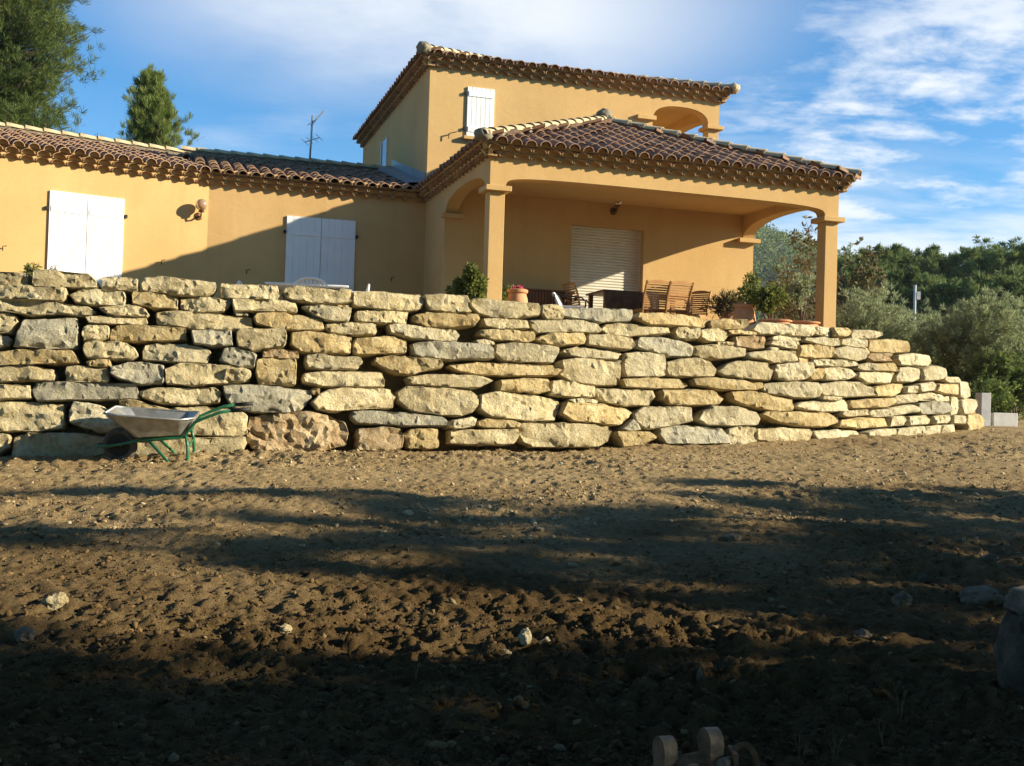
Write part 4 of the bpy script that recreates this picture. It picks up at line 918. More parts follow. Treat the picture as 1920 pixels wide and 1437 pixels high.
def unproj_w1(px, py):                                           # where a sight line meets the far wing's wall
    r = ray(px, py); o = np.array(w1(0, 0, 0)[:2]); n = np.array([-ix[0], -ix[1]]); c0 = np.array(w2h((0, 0, 0))[:2]); rd = np.array(w2h((r[0], r[1], 0))[:2])-c0
    t = ((o-c0) @ n)/(rd @ n); p = c0+rd*t; return float((p-o) @ np.array([ex[0], ex[1]])), float(r[2]*t)
xl, zl = unproj_w1(92.7, 352.4); xr, zr = unproj_w1(233.6, 372.4)
shutter(lambda x, y, z: w1(xl-x, y, z), xl-xr, 1.22, 3.376, 2, 5)
shutter(lambda x, y, z: (0.753+x, DW-y, z), 0.56, 5.22, 6.19, 1, 6, None, (-1,))
HB().box(0.70, 1.38, DW-0.10, DW-0.003, 5.15, 5.21).hobj('window_sill', PLASTER)
# narrow window on the shaded side of the upper floor
m = HB(); m.box(-0.03, -0.003, 8.55, 8.60, 5.1, 6.05); m.box(-0.03, -0.003, 9.2, 9.25, 5.1, 6.05); wf = m.hobj('window', WHITE); HB().box(-0.012, -0.004, 8.602, 9.198, 5.1, 6.05).hobj('pane', simple('dark_glass', (0.03, 0.035, 0.04), 0.1, spec=0.6), wf)
# roller shutter of the porch door
rs_ = HB().box(sh0+0.003, sh1-0.003, D+0.17, D+0.2, PF, shT-0.002).hobj('roller_shutter', PVC)
z = PF+0.01; k = 0
while z < shT-0.03:
    HB().add([(u, v, zz) for u in (sh0+0.03, sh1-0.03) for v, zz in ((D+0.168, z), (D+0.146, z+0.012), (D+0.146, z+0.040), (D+0.168, z+0.05))], [(0, 1, 5, 4), (1, 2, 6, 5), (2, 3, 7, 6), (0, 3, 2, 1), (4, 5, 6, 7)]).hobj('slat', PVC, rs_); z += 0.0535
for u in (sh0+0.002, sh1-0.032): HB().box(u, u+0.03, D+0.13, D+0.168, PF, shT-0.004).hobj('guide_rail', PVC, rs_)
# shutter stays: little iron hooks on the wall
for px, py, far in ((301, 492, 1), (4, 466, 1), (462, 510, 0), (733, 524, 0)):
    if far: x, z = unproj_w1(px, py); f_ = lambda a, b, c: w1(x-a, b, z+c)
    else:
        r = ray(px, py); c0 = np.array(w2h((0, 0, 0))[:2]); rd = np.array(w2h((r[0], r[1], 0))[:2])-c0; t = (DW-c0[1])/rd[1]; x, z = float(c0[0]+rd[0]*t), float(r[2]*t); f_ = lambda a, b, c: (x+a, DW-b, z+c)
    HB().tube([f_(0, 0.0, 0), f_(0, 0.07, 0.0), f_(0, 0.07, -0.05), f_(0, 0.07, 0.03), f_(0.06, 0.07, 0.04)], 0.008, 6).hobj('shutter_stay', IRON)
HB().tube([(0.40, DW, 5.20), (0.40, DW-0.06, 5.20), (0.40, DW-0.06, 5.12), (0.40, DW-0.06, 5.22), (0.56, DW-0.06, 5.27)], 0.009, 6).hobj('shutter_stay', IRON)

# wall lamps
def wall_lamp(loc, rz, label):
    t = empty('wall_lamp', loc, label, 'lamp', 'wall lamps of the house', rz)
    MB().lathe([(0.0, 0.0), (0.075, 0.0), (0.07, 0.015), (0.03, 0.03), (0.0, 0.03)], 18).obj('back_plate', BRASS, t, True, 40).rotation_euler = (math.radians(90), 0, 0)
    MB().tube([(0, -0.02, 0), (0, -0.10, -0.03), (0, -0.17, -0.01), (0, -0.18, 0.05)], 0.016, 8).obj('arm', BRASS, t, True)
    MB().lathe([(0.0, 0.05), (0.05, 0.055), (0.055, 0.075), (0.03, 0.085)], 16, (0, -0.18, 0)).obj('holder', BRASS, t, True, 40)
    MB().lathe([(0.0001, 0.30)]+[(0.11*math.sin(math.pi*k/12), 0.185-0.11*math.cos(math.pi*(12-k)/12)*-1) for k in range(1, 12)][::-1]+[(0.0001, 0.075)], 18, (0, -0.18, 0)).obj('globe', LAMPGLASS, t, True)
    return t
x, z = unproj_w1(372, 406); p = w1(x, 0.0, z); wall_lamp(h2w(*p[:3]), YAW+W1, 'round glass wall lamp on the sunlit wall between the two white shutters')
wall_lamp(h2w(3.27, D, 3.70), YAW, 'dark wall lamp above the roller shutter inside the porch')

# television aerial behind the near wing's ridge
r = at_depth(582, 262, 24.3); ae = empty('tv_antenna', (float(r[0]), float(r[1]), 5.25), 'thin metal television aerial rising behind the tiled ridge', 'antenna')
AL = simple('aerial_metal', (0.5, 0.5, 0.5), 0.4, 0.6)
MB().tube([(0, 0, 0), (0.03, 0, 1.02)], 0.022, 8).obj('mast', AL, ae, True)
b1 = MB().tube([(0.0, 0, 0.80), (0.27, 0, 1.12)], 0.011, 6).obj('boom', AL, ae)
m = MB()
for k in range(8): q = k/7; m.tube([(0.27*q-0.0, -0.13, 0.80+0.32*q), (0.27*q, 0.13, 0.80+0.32*q)], 0.006, 5)
m.tube([(-0.03, -0.2, 0.75), (-0.03, 0.2, 0.93)], 0.008, 5); m.obj('element', AL, b1)
b2 = MB().tube([(-0.12, 0, 0.42), (0.2, 0, 0.53)], 0.010, 6).obj('boom', AL, ae)
m = MB()
for k in range(4): q = k/3; m.tube([(-0.12+0.32*q-.02, -0.3, 0.42+0.11*q), (-0.12+0.32*q+.02, 0.3, 0.42+0.11*q)], 0.006, 5)
m.obj('element', AL, b2)

# ------------------------------------------------------------------ foliage
def unit(v): return v/np.maximum(np.linalg.norm(v, axis=-1, keepdims=True), 1e-9)
def leaf_quads(P, Dr, L, Wd, rs):
    """P centres, Dr directions (n,3); L, Wd lengths and widths (n,)"""
    n = len(P); side = unit(np.cross(Dr, unit(rs.normal(size=(n, 3)))))
    a = P; b = P+Dr*L[:, None]; m = P+Dr*(L*0.5)[:, None]; s = side*(Wd*0.5)[:, None]
    V = np.stack([a, m-s, b, m+s], 1).reshape(-1, 3); Fq = np.arange(4*n).reshape(n, 4); return V, Fq
def tufts(C, Dc, n_per, L, Wd, spread, seed):
    rs = np.random.RandomState(seed); k = len(C); P = np.repeat(C, n_per, 0); Dd = np.repeat(Dc, n_per, 0)
    Dr = unit(Dd+rs.normal(size=Dd.shape)*spread); P = P+Dr*rs.uniform(0, 0.25, (k*n_per, 1))*L+rs.normal(size=P.shape)*L*0.15
    ln = L*rs.uniform(0.6, 1.25, k*n_per); return leaf_quads(P, Dr, ln, np.full(k*n_per, Wd)*rs.uniform(0.7, 1.3, k*n_per), rs)
def pine(loc, h, r, base, label, group, seed, limbs=60, per_limb=14, n_per=18, L=0.16, Wd=0.03, shape='round', mat=None, up=0.45, name='pine_tree', spread=0.55, lean=(0, 0), cat='tree'):
    rs = np.random.RandomState(seed); t = empty(name, loc, label, cat, group)
    mb = MB(); lx, ly = lean
    ax = lambda z: np.array([lx*(z/h)**2+0.08*math.sin(z*1.3+seed), ly*(z/h)**2+0.08*math.cos(z*1.1+seed*2), z])
    mb.tube([ax(h*q)*np.array([1, 1, 1]) for q in np.linspace(0, 1, 10)], [max(0.012, 0.028*h*0.55*(1-q)**0.8+0.01) for q in np.linspace(0, 1, 10)], 8)
    C, Dc = [], []
    for i in range(limbs):
        q = (i+rs.rand())/limbs; z = base+(h*0.97-base)*q; az = i*2.399+rs.uniform(-0.5, 0.5)
        if shape == 'cone': env = (1-q)**0.75*0.95+0.06
        elif shape == 'column': env = (0.75+0.5*rs.rand())*min(1.0, (1-q)*6+0.15)
        elif shape == 'umbrella': env = 0.55+0.5*rs.rand()
        elif shape == 'spire': env = (1-q)**0.7*(0.75+0.45*rs.rand())+0.04 if q > 0.3 else 0.75+0.3*rs.rand()
        elif shape == 'flame': env = (math.sin(math.pi*min(1, 0.22+0.78*q)))**0.8*0.9+0.05
        else: env = math.sqrt(max(0.02, 1-((q-0.42)/0.62)**2))*(0.85+0.3*rs.rand())
        Ln = r*env*rs.uniform(0.7, 1.12); rise = up*rs.uniform(0.5, 1.4)
        o = ax(z); d = np.array([math.cos(az), math.sin(az), rise]); d /= np.linalg.norm(d); e = o+d*Ln; e[2] += 0.10*Ln
        mid = o+d*Ln*0.5; mid[2] -= 0.05*Ln
        mb.tube([o, mid, e], [0.012+0.018*Ln, 0.01+0.009*Ln, 0.006], 5, cap=False)
        for j in range(per_limb):
            f = 0.28+0.72*(j+rs.rand())/per_limb; p = o*(1-f)**2+2*mid*f*(1-f)+e*f*f
            p = p+rs.normal(size=3)*np.array([1, 1, 0.55])*Ln*0.17*(1.1-0.4*f); C.append(p); Dc.append(unit(d*0.8+np.array([0, 0, 0.75])+rs.normal(size=3)*0.35))
    for j in range(5): C.append(ax(h*(0.96+0.01*j))); Dc.append(np.array([0, 0, 1.0]))
    mb.obj('trunk', BARK, t, True)
    V, Fq = tufts(np.array(C), np.array(Dc), n_per, L, Wd, spread, seed+1); link('crown', fast_mesh('crown', V, Fq, mat or PINE), t); return t
def bush(name, loc, rx, ry, h, label, cat, group, seed, n_tuft=400, n_per=14, L=0.1, Wd=0.03, mat=None, z0=0.0, spread=0.8, stems=7, twig=None, fill=0.55, trunk='stem', crown='foliage'):
    rs = np.random.RandomState(seed); t = empty(name, loc, label, cat, group)
    # several leaning lobes, so that the outline is uneven
    nl = max(4, int(n_tuft/70)); lob = np.stack([rs.uniform(-.65, .65, nl)*rx, rs.uniform(-.65, .65, nl)*ry, z0+(h-z0)*rs.uniform(0.3, 0.78, nl)], -1); lr = rs.uniform(0.32, 0.55, nl)
    w = rs.randint(0, nl, n_tuft); dr = unit(rs.normal(size=(n_tuft, 3))); rad = rs.uniform(fill, 1.0, (n_tuft, 1))
    C = lob[w]+dr*rad*lr[w][:, None]*np.array([rx, ry, (h-z0)*0.62]); C[:, 2] = np.clip(C[:, 2], z0*0.5+0.02, h*1.04)
    V, Fq = tufts(C, unit(dr+np.array([0, 0, 0.6])), n_per, L, Wd, spread, seed+3)
    mb = MB()
    for i in range(stems):
        e = lob[i % nl]; mb.tube([(rs.uniform(-.06, .06)*rx, rs.uniform(-.06, .06)*ry, 0), (e[0]*0.4, e[1]*0.4, e[2]*0.5), tuple(e)], [0.012+0.02*h*0.4, 0.008+0.012*h*0.3, 0.005], 5)
        for k in range(4): e2 = C[rs.randint(n_tuft)]; mb.tube([tuple(e*0.8), tuple((e+e2)/2), tuple(e2)], [0.006+0.004*h*.3, 0.005, 0.003], 4)
    mb.obj(trunk, twig or BARK, t, True); link(crown, fast_mesh(crown, V, Fq, mat or SHRUB), t); return t
def gpt(px, py, Y, z=None):
    p = at_depth(px, py, Y); return (float(p[0]), float(p[1]), float(ground_base(p[0], p[1])) if z is None else z)

# pines behind the house on the left
pine(gpt(-6, 300, 30, 1.0), 11.6, 2.25, 4.2, 'large dense dark green pine rising behind the left end of the tiled roof', None, 21, 210, 34, 34, 0.19, 0.013, 'round', PINE, 0.4, spread=0.6)
pine(gpt(282, 300, 27, 1.0), 6.95, 1.25, 3.6, 'small young pine with upright shoots behind the roof ridge', None, 33, 105, 15, 40, 0.17, 0.012, 'spire', PINE_Y, 1.5, spread=0.3)
# trees on the right
bush('bare_tree', gpt(1520, 600, 25), 1.0, 1.0, 4.6, 'tall half bare tree with brown leaves behind the right porch pillar', 'tree', None, 41, 330, 7, 0.11, 0.045, DRYLEAF, 1.0, 0.9, 12, TWIG, 0.3, 'trunk', 'crown')
bush('brown_leaved_tree', gpt(1478, 600, 30), 1.3, 1.2, 4.1, 'bushy brown leaved tree standing under the right arch, left of the pillar', 'tree', None, 42, 300, 9, 0.12, 0.05, DRYLEAF, 0.5, 0.9, 9, TWIG, 0.3, 'trunk', 'crown')
bush('brown_leaved_tree', gpt(1588, 600, 32), 1.2, 1.2, 5.0, 'brown and green tree just right of the porch pillar, behind the olives', 'tree', None, 43, 520, 11, 0.14, 0.06, DRYLEAF, 0.8, 0.9, 9, TWIG, 0.3, 'trunk', 'crown')
ol = 'olive trees beside the wall'
for i, (px, Y, rx, h, lb) in enumerate([(1628, 26, 1.25, 3.05, 'grey green olive tree just right of the porch pillar'), (1722, 27, 1.25, 2.75, 'lower olive tree in the middle of the olives, beneath the white pole'),
                                    (1835, 24.5, 1.45, 2.85, 'widest grey green olive tree above the right end of the stone wall'), (1555, 29, 1.0, 2.7, 'olive tree seen on both sides of the right porch pillar')]):
    bush('olive_tree', gpt(px, 700, Y), rx, rx, h, lb, 'tree', ol, 50+i, 1700, 30, 0.13, 0.017, OLIVE, 0.15, 0.6, 10, None, 0.5, 'trunk', 'crown')
for i, (px, Y, rx, h, lb) in enumerate([(1905, 23.5, 1.0, 1.55, 'dark low bush at the right edge beneath the olive trees'), (1800, 23, 1.2, 1.0, 'low dark bush behind the end of the stone wall'), (1720, 24, 1.4, 1.2, 'dark low hedge bush half hidden behind the sloping wall top')]):
    bush('shrub', gpt(px, 700, Y), rx, 0.9, h, lb, 'bush', 'bushes under the olive trees', 60+i, 700, 15, 0.11, 0.035, FOREST, 0.05, 0.8, 5, None, 0.5)
bush('shrub', gpt(1900, 700, 28), 1.8, 1.2, 2.2, 'yellow green bush at the right edge behind the dark one', 'bush', 'bushes under the olive trees', 66, 900, 15, 0.12, 0.04, SHRUB, 0.05, 0.8, 5)
bt = 'pines of the tree belt'
BELT = [(1648, 66, 9.9, 3.2), (1715, 72, 10.9, 3.3), (1785, 64, 9.5, 3.3), (1838, 70, 10.7, 3.4), (1895, 62, 9.6, 3.4), (1950, 68, 10.8, 3.8), (1600, 62, 8.6, 2.8), (1685, 56, 7.2, 2.6), (1870, 52, 6.6, 2.9), (1765, 54, 6.4, 2.7), (1930, 48, 6.0, 2.8), (1560, 74, 7.6, 3.0)]
for i, (px, Y, h, r) in enumerate(BELT):
    row = [p_ for p_ in BELT if (p_[1] > 58) == (Y > 58)]; nth = ['first', 'second', 'third', 'fourth', 'fifth', 'sixth', 'seventh', 'eighth', 'ninth'][sorted(p_[0] for p_ in row).index(px)]
    pine(gpt(px, 700, Y), h*0.965, r, 1.0, nth+' pine from the left '+('along the skyline of the tree belt' if Y > 58 else 'in the lower front row of the tree belt'), bt, 100+i, 66, 22, 34, 0.30, 0.05, 'round', FOREST, 0.35, spread=0.75)
# wooded hill far behind
def build_hill():
    xs = np.linspace(-120, 420, 110); ys = np.linspace(150, 620, 70); X, Y = np.meshgrid(xs, ys)
    H = lambda X, Y: 58*np.exp(-(((X-72)/62)**2+((Y-370)/120)**2))+16*np.exp(-(((X-210)/90)**2+((Y-300)/100)**2))+3*fbm(X*0.02, Y*0.02, 5, 3)-4
    V = np.stack([X, Y, H(X, Y)], -1).reshape(-1, 3); nx, ny = len(xs), len(ys); I = np.arange(nx*ny).reshape(ny, nx)
    Fq = np.stack([I[:-1, :-1], I[:-1, 1:], I[1:, 1:], I[1:, :-1]], -1).reshape(-1, 4)
    tag(link('hill', fast_mesh('hill', V, Fq, simple('hill_soil', (0.05, 0.055, 0.03), 1.0), True)), kind='structure')
    rs = np.random.RandomState(77); n = 2600; x = rs.uniform(20, 260, n); y = rs.uniform(180, 420, n)
    keep = np.abs(x/y-0.27) < 0.22; x, y = x[keep], y[keep]; z = H(x, y); k = len(x)
    rad = rs.uniform(2.2, 4.0, k); m = 110; dr = unit(rs.normal(size=(k, m, 3))); dr[..., 2] = np.abs(dr[..., 2])
    C = np.stack([x, y, z+rad*0.6], -1)[:, None, :]+dr*rad[:, None, None]*np.array([1, 1, 1.15])*rs.uniform(0.8, 1, (k, m, 1))
    V, Fq = leaf_quads(C.reshape(-1, 3), unit(dr.reshape(-1, 3)+rs.normal(size=(k*m, 3))*0.6), rs.uniform(0.5, 1.0, k*m), rs.uniform(0.3, 0.55, k*m), rs)
    tag(link('forest', fast_mesh('forest', V, Fq, FOREST)), kind='stuff')
build_hill()
# a little air between here and the hill
def build_haze():
    m = bpy.data.materials.new('haze'); m.use_nodes = True; nt = m.node_tree; nt.nodes.clear()
    o = nt.nodes.new('ShaderNodeOutputMaterial'); v = nt.nodes.new('ShaderNodeVolumePrincipled'); v.inputs['Color'].default_value = (0.78, 0.88, 1.0, 1); v.inputs['Density'].default_value = HAZE; v.inputs['Anisotropy'].default_value = 0.0
    nt.links.new(v.outputs[0], o.inputs['Volume']); b = MB().box(-415, 435, -65, 915, -4.2, 72).obj('haze', m); tag(b, kind='stuff')
HAZE = 0.0002
build_haze()
# tall pines on the right of the plot whose shadows cross the soil, and added unseen ones behind and overhead that block sky light
sh = 'tall pines around the plot'
SHADE = []
for k, (y0, tip, r) in enumerate([(10.7, 1.6, .5), (10.3, 2.6, .5), (9.75, 1.0, .45), (9.3, 2.2, .4), (8.75, -4.6, .42), (8.35, -1.4, .45), (7.9, -2.6, .38), (7.45, -0.6, .45), (7.0, -5.6, .42), (6.62, -2.0, .36), (6.2, 0.4, .45), (5.75, 1.2, .40), (5.3, 1.0, .42),
                                  (4.75, -1.8, .5), (4.35, -8, .5), (3.9, -9, .6), (3.4, -10, .6), (2.8, -10, .7)]):
    x = 12.5+(k*1.7) % 4.5; h = (x-tip)*0.365; b_ = 0.3 if y0 not in (3.9, 3.4, 2.8) else (x-0.1)*0.365; SHADE.append((x, y0-0.107*x, h, r*0.95, b_, 'column', int((h-b_)*(4.2 if y0 > 5 else 5.5))))
for y0 in (4.0, 3.5, 3.0): SHADE.append((5.6, y0-0.6, (5.6-1.1)*0.365, 0.5, 0.1, 'column', 16))
for i, (x, y, h, r, b, shp, nl) in enumerate(SHADE+[(19, 1.0, 12.5, 2.6, 1.5, 'cone', 52), (17, -1.5, 12, 3.0, 1.0, 'cone', 52), (14, -2.5, 11, 3.0, 1.0, 'cone', 52),
                                     (4.5, -3.0, 9.5, 4.2, 4.0, 'round', 70), (-2.5, -2.5, 10, 4.4, 4.2, 'round', 70), (-8.5, -1.0, 10, 4.0, 4.0, 'round', 70), (1, -9, 12, 4.2, 1.5, 'round', 70), (-7, -9, 11, 4.2, 1.5, 'round', 70), (9, -8, 11, 4.0, 1.2, 'round', 70),
                                     (7.5, 3.2, 10.5, 6.0, 6.2, 'umbrella', 120), (-7.2, 4.0, 10.5, 5.6, 6.2, 'umbrella', 120), (0.5, -0.6, 10.0, 5.2, 5.6, 'umbrella', 120)]):  # umbrella crowns added out of view to dim the sky over the soil
    pine((x, y, float(ground_base(x, y))), h, r, b, 'unseen pine shading the bare plot', sh, 200+i, nl, 22 if shp == 'umbrella' else 10 if shp == 'column' else 15, 13, 0.26, 0.06, shp, PINE, 0.25, spread=0.75)
# white pole among the trees
t = empty('utility_pole', gpt(1712, 700, 42), 'thin pale pole with a small bracket among the trees on the right', 'pole')
MB().tube([(0, 0, 0), (0, 0, 5.0)], 0.055, 8).obj('pole', CONCRETE, t, True); MB().box(0.05, 0.2, -0.05, 0.05, 4.45, 4.75).obj('bracket', CONCRETE_W, t)

# ------------------------------------------------------------------ wheelbarrow
def wheelbarrow():
    p = at_depth(285, 868, 11.0); gz = -0.715
    t = empty('wheelbarrow', (float(p[0])*11.36/11.0, 11.36, gz), 'galvanised wheelbarrow with green tubular frame standing against the stone wall', 'wheelbarrow', None, math.radians(4))
    t.rotation_euler = (math.radians(6), 0, math.radians(10)); t.scale = (1.035,)*3
    # tray: rim and floor, thin sheet
    rim = [(-0.41, -0.29, 0.515), (-0.27, -0.33, 0.50), (0.30, -0.33, 0.475), (0.42, -0.25, 0.485), (0.42, 0.25, 0.485), (0.30, 0.33, 0.475), (-0.27, 0.33, 0.50), (-0.41, 0.29, 0.515)]
    flo = [(-0.14, -0.20, 0.275), (-0.10, -0.235, 0.272), (0.29, -0.235, 0.305), (0.34, -0.20, 0.31), (0.34, 0.20, 0.31), (0.29, 0.235, 0.305), (-0.10, 0.235, 0.272), (-0.14, 0.20, 0.275)]
    m = MB(); n = 8; ins = [(x*0.985, y*0.98, z) for x, y, z in rim]; fin = [(x, y*0.98, z+0.006) for x, y, z in flo]
    m.add(rim+flo+ins+fin, [(i, (i+1) % n, n+(i+1) % n, n+i) for i in range(n)]+[(2*n+(i+1) % n, 2*n+i, 3*n+i, 3*n+(i+1) % n) for i in range(n)]+[tuple(range(n, 2*n)), tuple(reversed(range(3*n, 4*n)))])
    tr = m.obj('tray', GALV, t, False); tr.modifiers.new('bevel', 'BEVEL').width = 0.012
    MB().tube(rim+[rim[0]], 0.012, 8).obj('rim', GALV, tr, True)
    for s in (-1, 1):
        y = 0.24*s
        MB().tube([(0.80, y*1.1, 0.575), (0.66, y*1.1, 0.55), (0.52, y*1.08, 0.49), (0.43, y*1.05, 0.445), (0.375, y, 0.37), (0.33, y*0.98, 0.295), (0.1, y*0.92, 0.265), (-0.10, y*0.8, 0.245), (-0.26, y*0.45, 0.195), (-0.40, y*0.36, 0.165), (-0.50, y*0.28, 0.16), (-0.545, y*0.02, 0.165)], 0.0155, 8).obj('handle', GREEN_METAL, t, True)
        MB().tube([(0.78, y*1.1, 0.572), (0.95, y*1.1, 0.59)], [0.02, 0.021], 10).obj('grip', IRON, t, True)
        MB().tube([(0.345, y, 0.305), (0.365, y*1.08, 0.22), (0.372, y*1.12, 0.09), (0.35, y*1.12, 0.03), (0.30, y*1.12, 0.012), (0.235, y*1.12, 0.012), (0.19, y*1.1, 0.05), (-0.01, y*0.86, 0.25)], 0.0145, 8).obj('leg', GREEN_METAL, t, True)
    MB().tube([(0.365, -0.26, 0.2), (0.365, 0.26, 0.2)], 0.011, 8).obj('crossbar', GREEN_METAL, t, True)
    w = empty('wheel', (0, 0, 0), None, None); w.parent = t; w.location = (-0.305, 0, 0.17); w.rotation_euler = (math.radians(90), 0, math.radians(-14))
    MB().lathe([(0.115, -0.03), (0.14, -0.042), (0.162, -0.034), (0.172, -0.012), (0.172, 0.012), (0.162, 0.034), (0.14, 0.042), (0.115, 0.03), (0.105, 0.0), (0.115, -0.03)], 28).obj('tyre', RUBBER, w, True)
    MB().lathe([(0.118, -0.024), (0.10, -0.03), (0.06, -0.012), (0.03, -0.04), (0.03, 0.04), (0.06, 0.012), (0.10, 0.03), (0.118, 0.024)], 24).obj('rim', IRON, w, True)
    MB().tube([(0, 0, -0.11), (0, 0, 0.11)], 0.012, 8).obj('axle', IRON, w, True)
wheelbarrow()

RUST_L = simple('dusty_rust', (0.24, 0.14, 0.075), 0.85, 0.1, var=0.3, scale=18, bmp=0.4)
# ------------------------------------------------------------------ excavator bucket at the bottom edge
def excavator_bucket():
    Y = 3.62; sc = Y/F_PX; c = at_depth(1310, 1437, Y)
    t = empty('excavator_bucket', (float(c[0]), Y, float(c[2])), 'rusty steel digger bucket mount with two worn hooks at the bottom edge', 'digger bucket')
    def ear(px, py, rz, r=0.047):
        q = at_depth(px, py, Y); x0, z0 = float(q[0]-c[0]), float(q[2]-c[2])
        prof = []
        for k in range(17): a = math.radians(195-k*195/16); prof.append((math.cos(a)*r, math.sin(a)*r))          # outer arc
        prof += [(0.046, -0.03), (0.058, -0.075), (0.10, -0.13), (0.10, -0.24), (-0.10, -0.24), (-0.05, -0.10), (-0.036, -0.045)]
        n = len(prof); V = [(x_, yy, zz) for x_ in (-0.024, 0.024) for yy, zz in [(p[0]*-1.0, p[1]) for p in prof]]
        Rz = Matrix.Rotation(rz, 4, 'Z'); m = MB()
        m.add(V, [tuple(range(n)), tuple(reversed(range(n, 2*n)))]+[(i, n+i, n+(i+1) % n, (i+1) % n) for i in range(n)], 0, Matrix.Translation((x0, 0, z0-0.05)) @ Rz)
        o = m.obj('hook', [RUST, STEEL], t)
        for pl in o.data.polygons:
            if pl.center.z > z0-0.085 and len(pl.vertices) == 4: pl.material_index = 1
    ear(1248, 1379, math.radians(18)); ear(1333, 1363, math.radians(18))
    def P3(px, py, dy=0.0): q = at_depth(px, py, Y+dy); return Vector((float(q[0]-c[0]), Y+dy-Y, float(q[2]-c[2])))
    a, b = P3(1264, 1436, -0.02), P3(1352, 1419, 0.02)
    MB().tube([a, b], 0.030, 12).obj('cross_tube', RUST_L, t, True)
    m = MB(); m.bar(a+Vector((0, .02, -.06)), b+Vector((0, .02, -.06)), 0.05, 0.11); m.obj('mount_plate', RUST, t, bevel=0.006)
    for px, py in ((1288, 1446), (1352, 1434)):
        q = P3(px, py, -0.07); MB().tube([q, q+Vector((0.035, 0.03, 0.0))], 0.019, 10).obj('pin', STEEL, t, True)
    q = P3(1374, 1418, -0.02); MB().box(-0.008, 0.008, -0.05, 0.05, -0.12, 0.02).obj('rib', RUST, t).location = q
    # curved side plate and shell of the bucket itself, mostly below the frame
    m = MB(); q = P3(1392, 1452, 0.0); seg = 14
    V = []
    for rr in (0.105, 0.088):
        for xx in (-0.005, 0.005):
            for k in range(seg+1): an = math.radians(-10+k*150/seg); V.append((xx+math.cos(an)*rr*0.55, math.cos(an)*rr*0.5*0.2, math.sin(an)*rr))
    n = seg+1; Fc = []
    for k in range(seg): Fc += [(k, k+1, n+k+1, n+k), (2*n+k+1, 2*n+k, 3*n+k, 3*n+k+1), (k+1, k, 2*n+k, 2*n+k+1), (n+k, n+k+1, 3*n+k+1, 3*n+k)]
    o = m.add(V, Fc).obj('side_plate', RUST, t); o.location = q
    m = MB(); V = []
    for xx in (-0.10, 0.16):
        for rr in (0.10, 0.112):
            for k in range(seg+1): an = math.radians(20+k*200/seg); V.append((xx, math.cos(an)*rr-0.25, math.sin(an)*rr*0.75-0.15))
    Fc = []
    for k in range(seg): Fc += [(k, k+1, 2*n+k+1, 2*n+k), (n+k+1, n+k, 3*n+k, 3*n+k+1), (k+1, k, n+k, n+k+1), (2*n+k, 2*n+k+1, 3*n+k+1, 3*n+k)]
    m.add(V, Fc).obj('shell', RUST, t, True)
excavator_bucket()

DIRTY = simple('shaded_rock', (0.085, 0.068, 0.048), 0.95, var=0.4, scale=9, bmp=0.6); SHADE_ROCK_P = simple('shaded_rock_pale', (0.15, 0.122, 0.085), 0.95, var=0.35, scale=8, bmp=0.6)  # darker copies for rocks under the trees, shade painted into their colour
# weathered boulder with a loop of wire, at the right edge
def boulder():
    Y = 4.75; p = at_depth(1944, 1210, Y); g = float(ground_z(p[0], Y))
    t = empty('boulder', (float(p[0]), Y, g), 'big dark boulder with flat paler top and wire loop at the right edge', 'boulder', None, 0.3)
    def rk(name, c, r, seed, mat):
        bm = bmesh.new(); bmesh.ops.create_icosphere(bm, subdivisions=4, radius=1.0); so = Vector((seed*3.3, 1, seed))
        for v in bm.verts:
            k = 1+0.22*mnoise.fractal(v.co*1.6+so, 0.9, 2.1, 5); q = v.co*k; q.z = min(q.z, 0.72+0.05*mnoise.noise(v.co*4)); v.co = Vector((q.x*r[0]+c[0], q.y*r[1]+c[1], q.z*r[2]+c[2]))
        me = bpy.data.meshes.new(name); bm.to_mesh(me); bm.free(); me.materials.append(mat); me.polygons.foreach_set('use_smooth', [True]*len(me.polygons)); me.set_sharp_from_angle(angle=math.radians(30)); return link(name, me, t)
    rk('rock_body', (0, 0, 0.12), (0.17, 0.16, 0.25), 3, DIRTY); rk('rock_cap', (0.03, 0.0, 0.34), (0.15, 0.14, 0.085), 5, SHADE_ROCK_P)
    MB().tube([(-0.13, -0.10, 0.27), (-0.165, -0.15, 0.24), (-0.15, -0.18, 0.17), (-0.10, -0.195, 0.10), (-0.02, -0.2, 0.06), (0.08, -0.19, 0.05), (0.16, -0.15, 0.1)], 0.007, 8).obj('wire_loop', STEEL, t, True)
boulder()

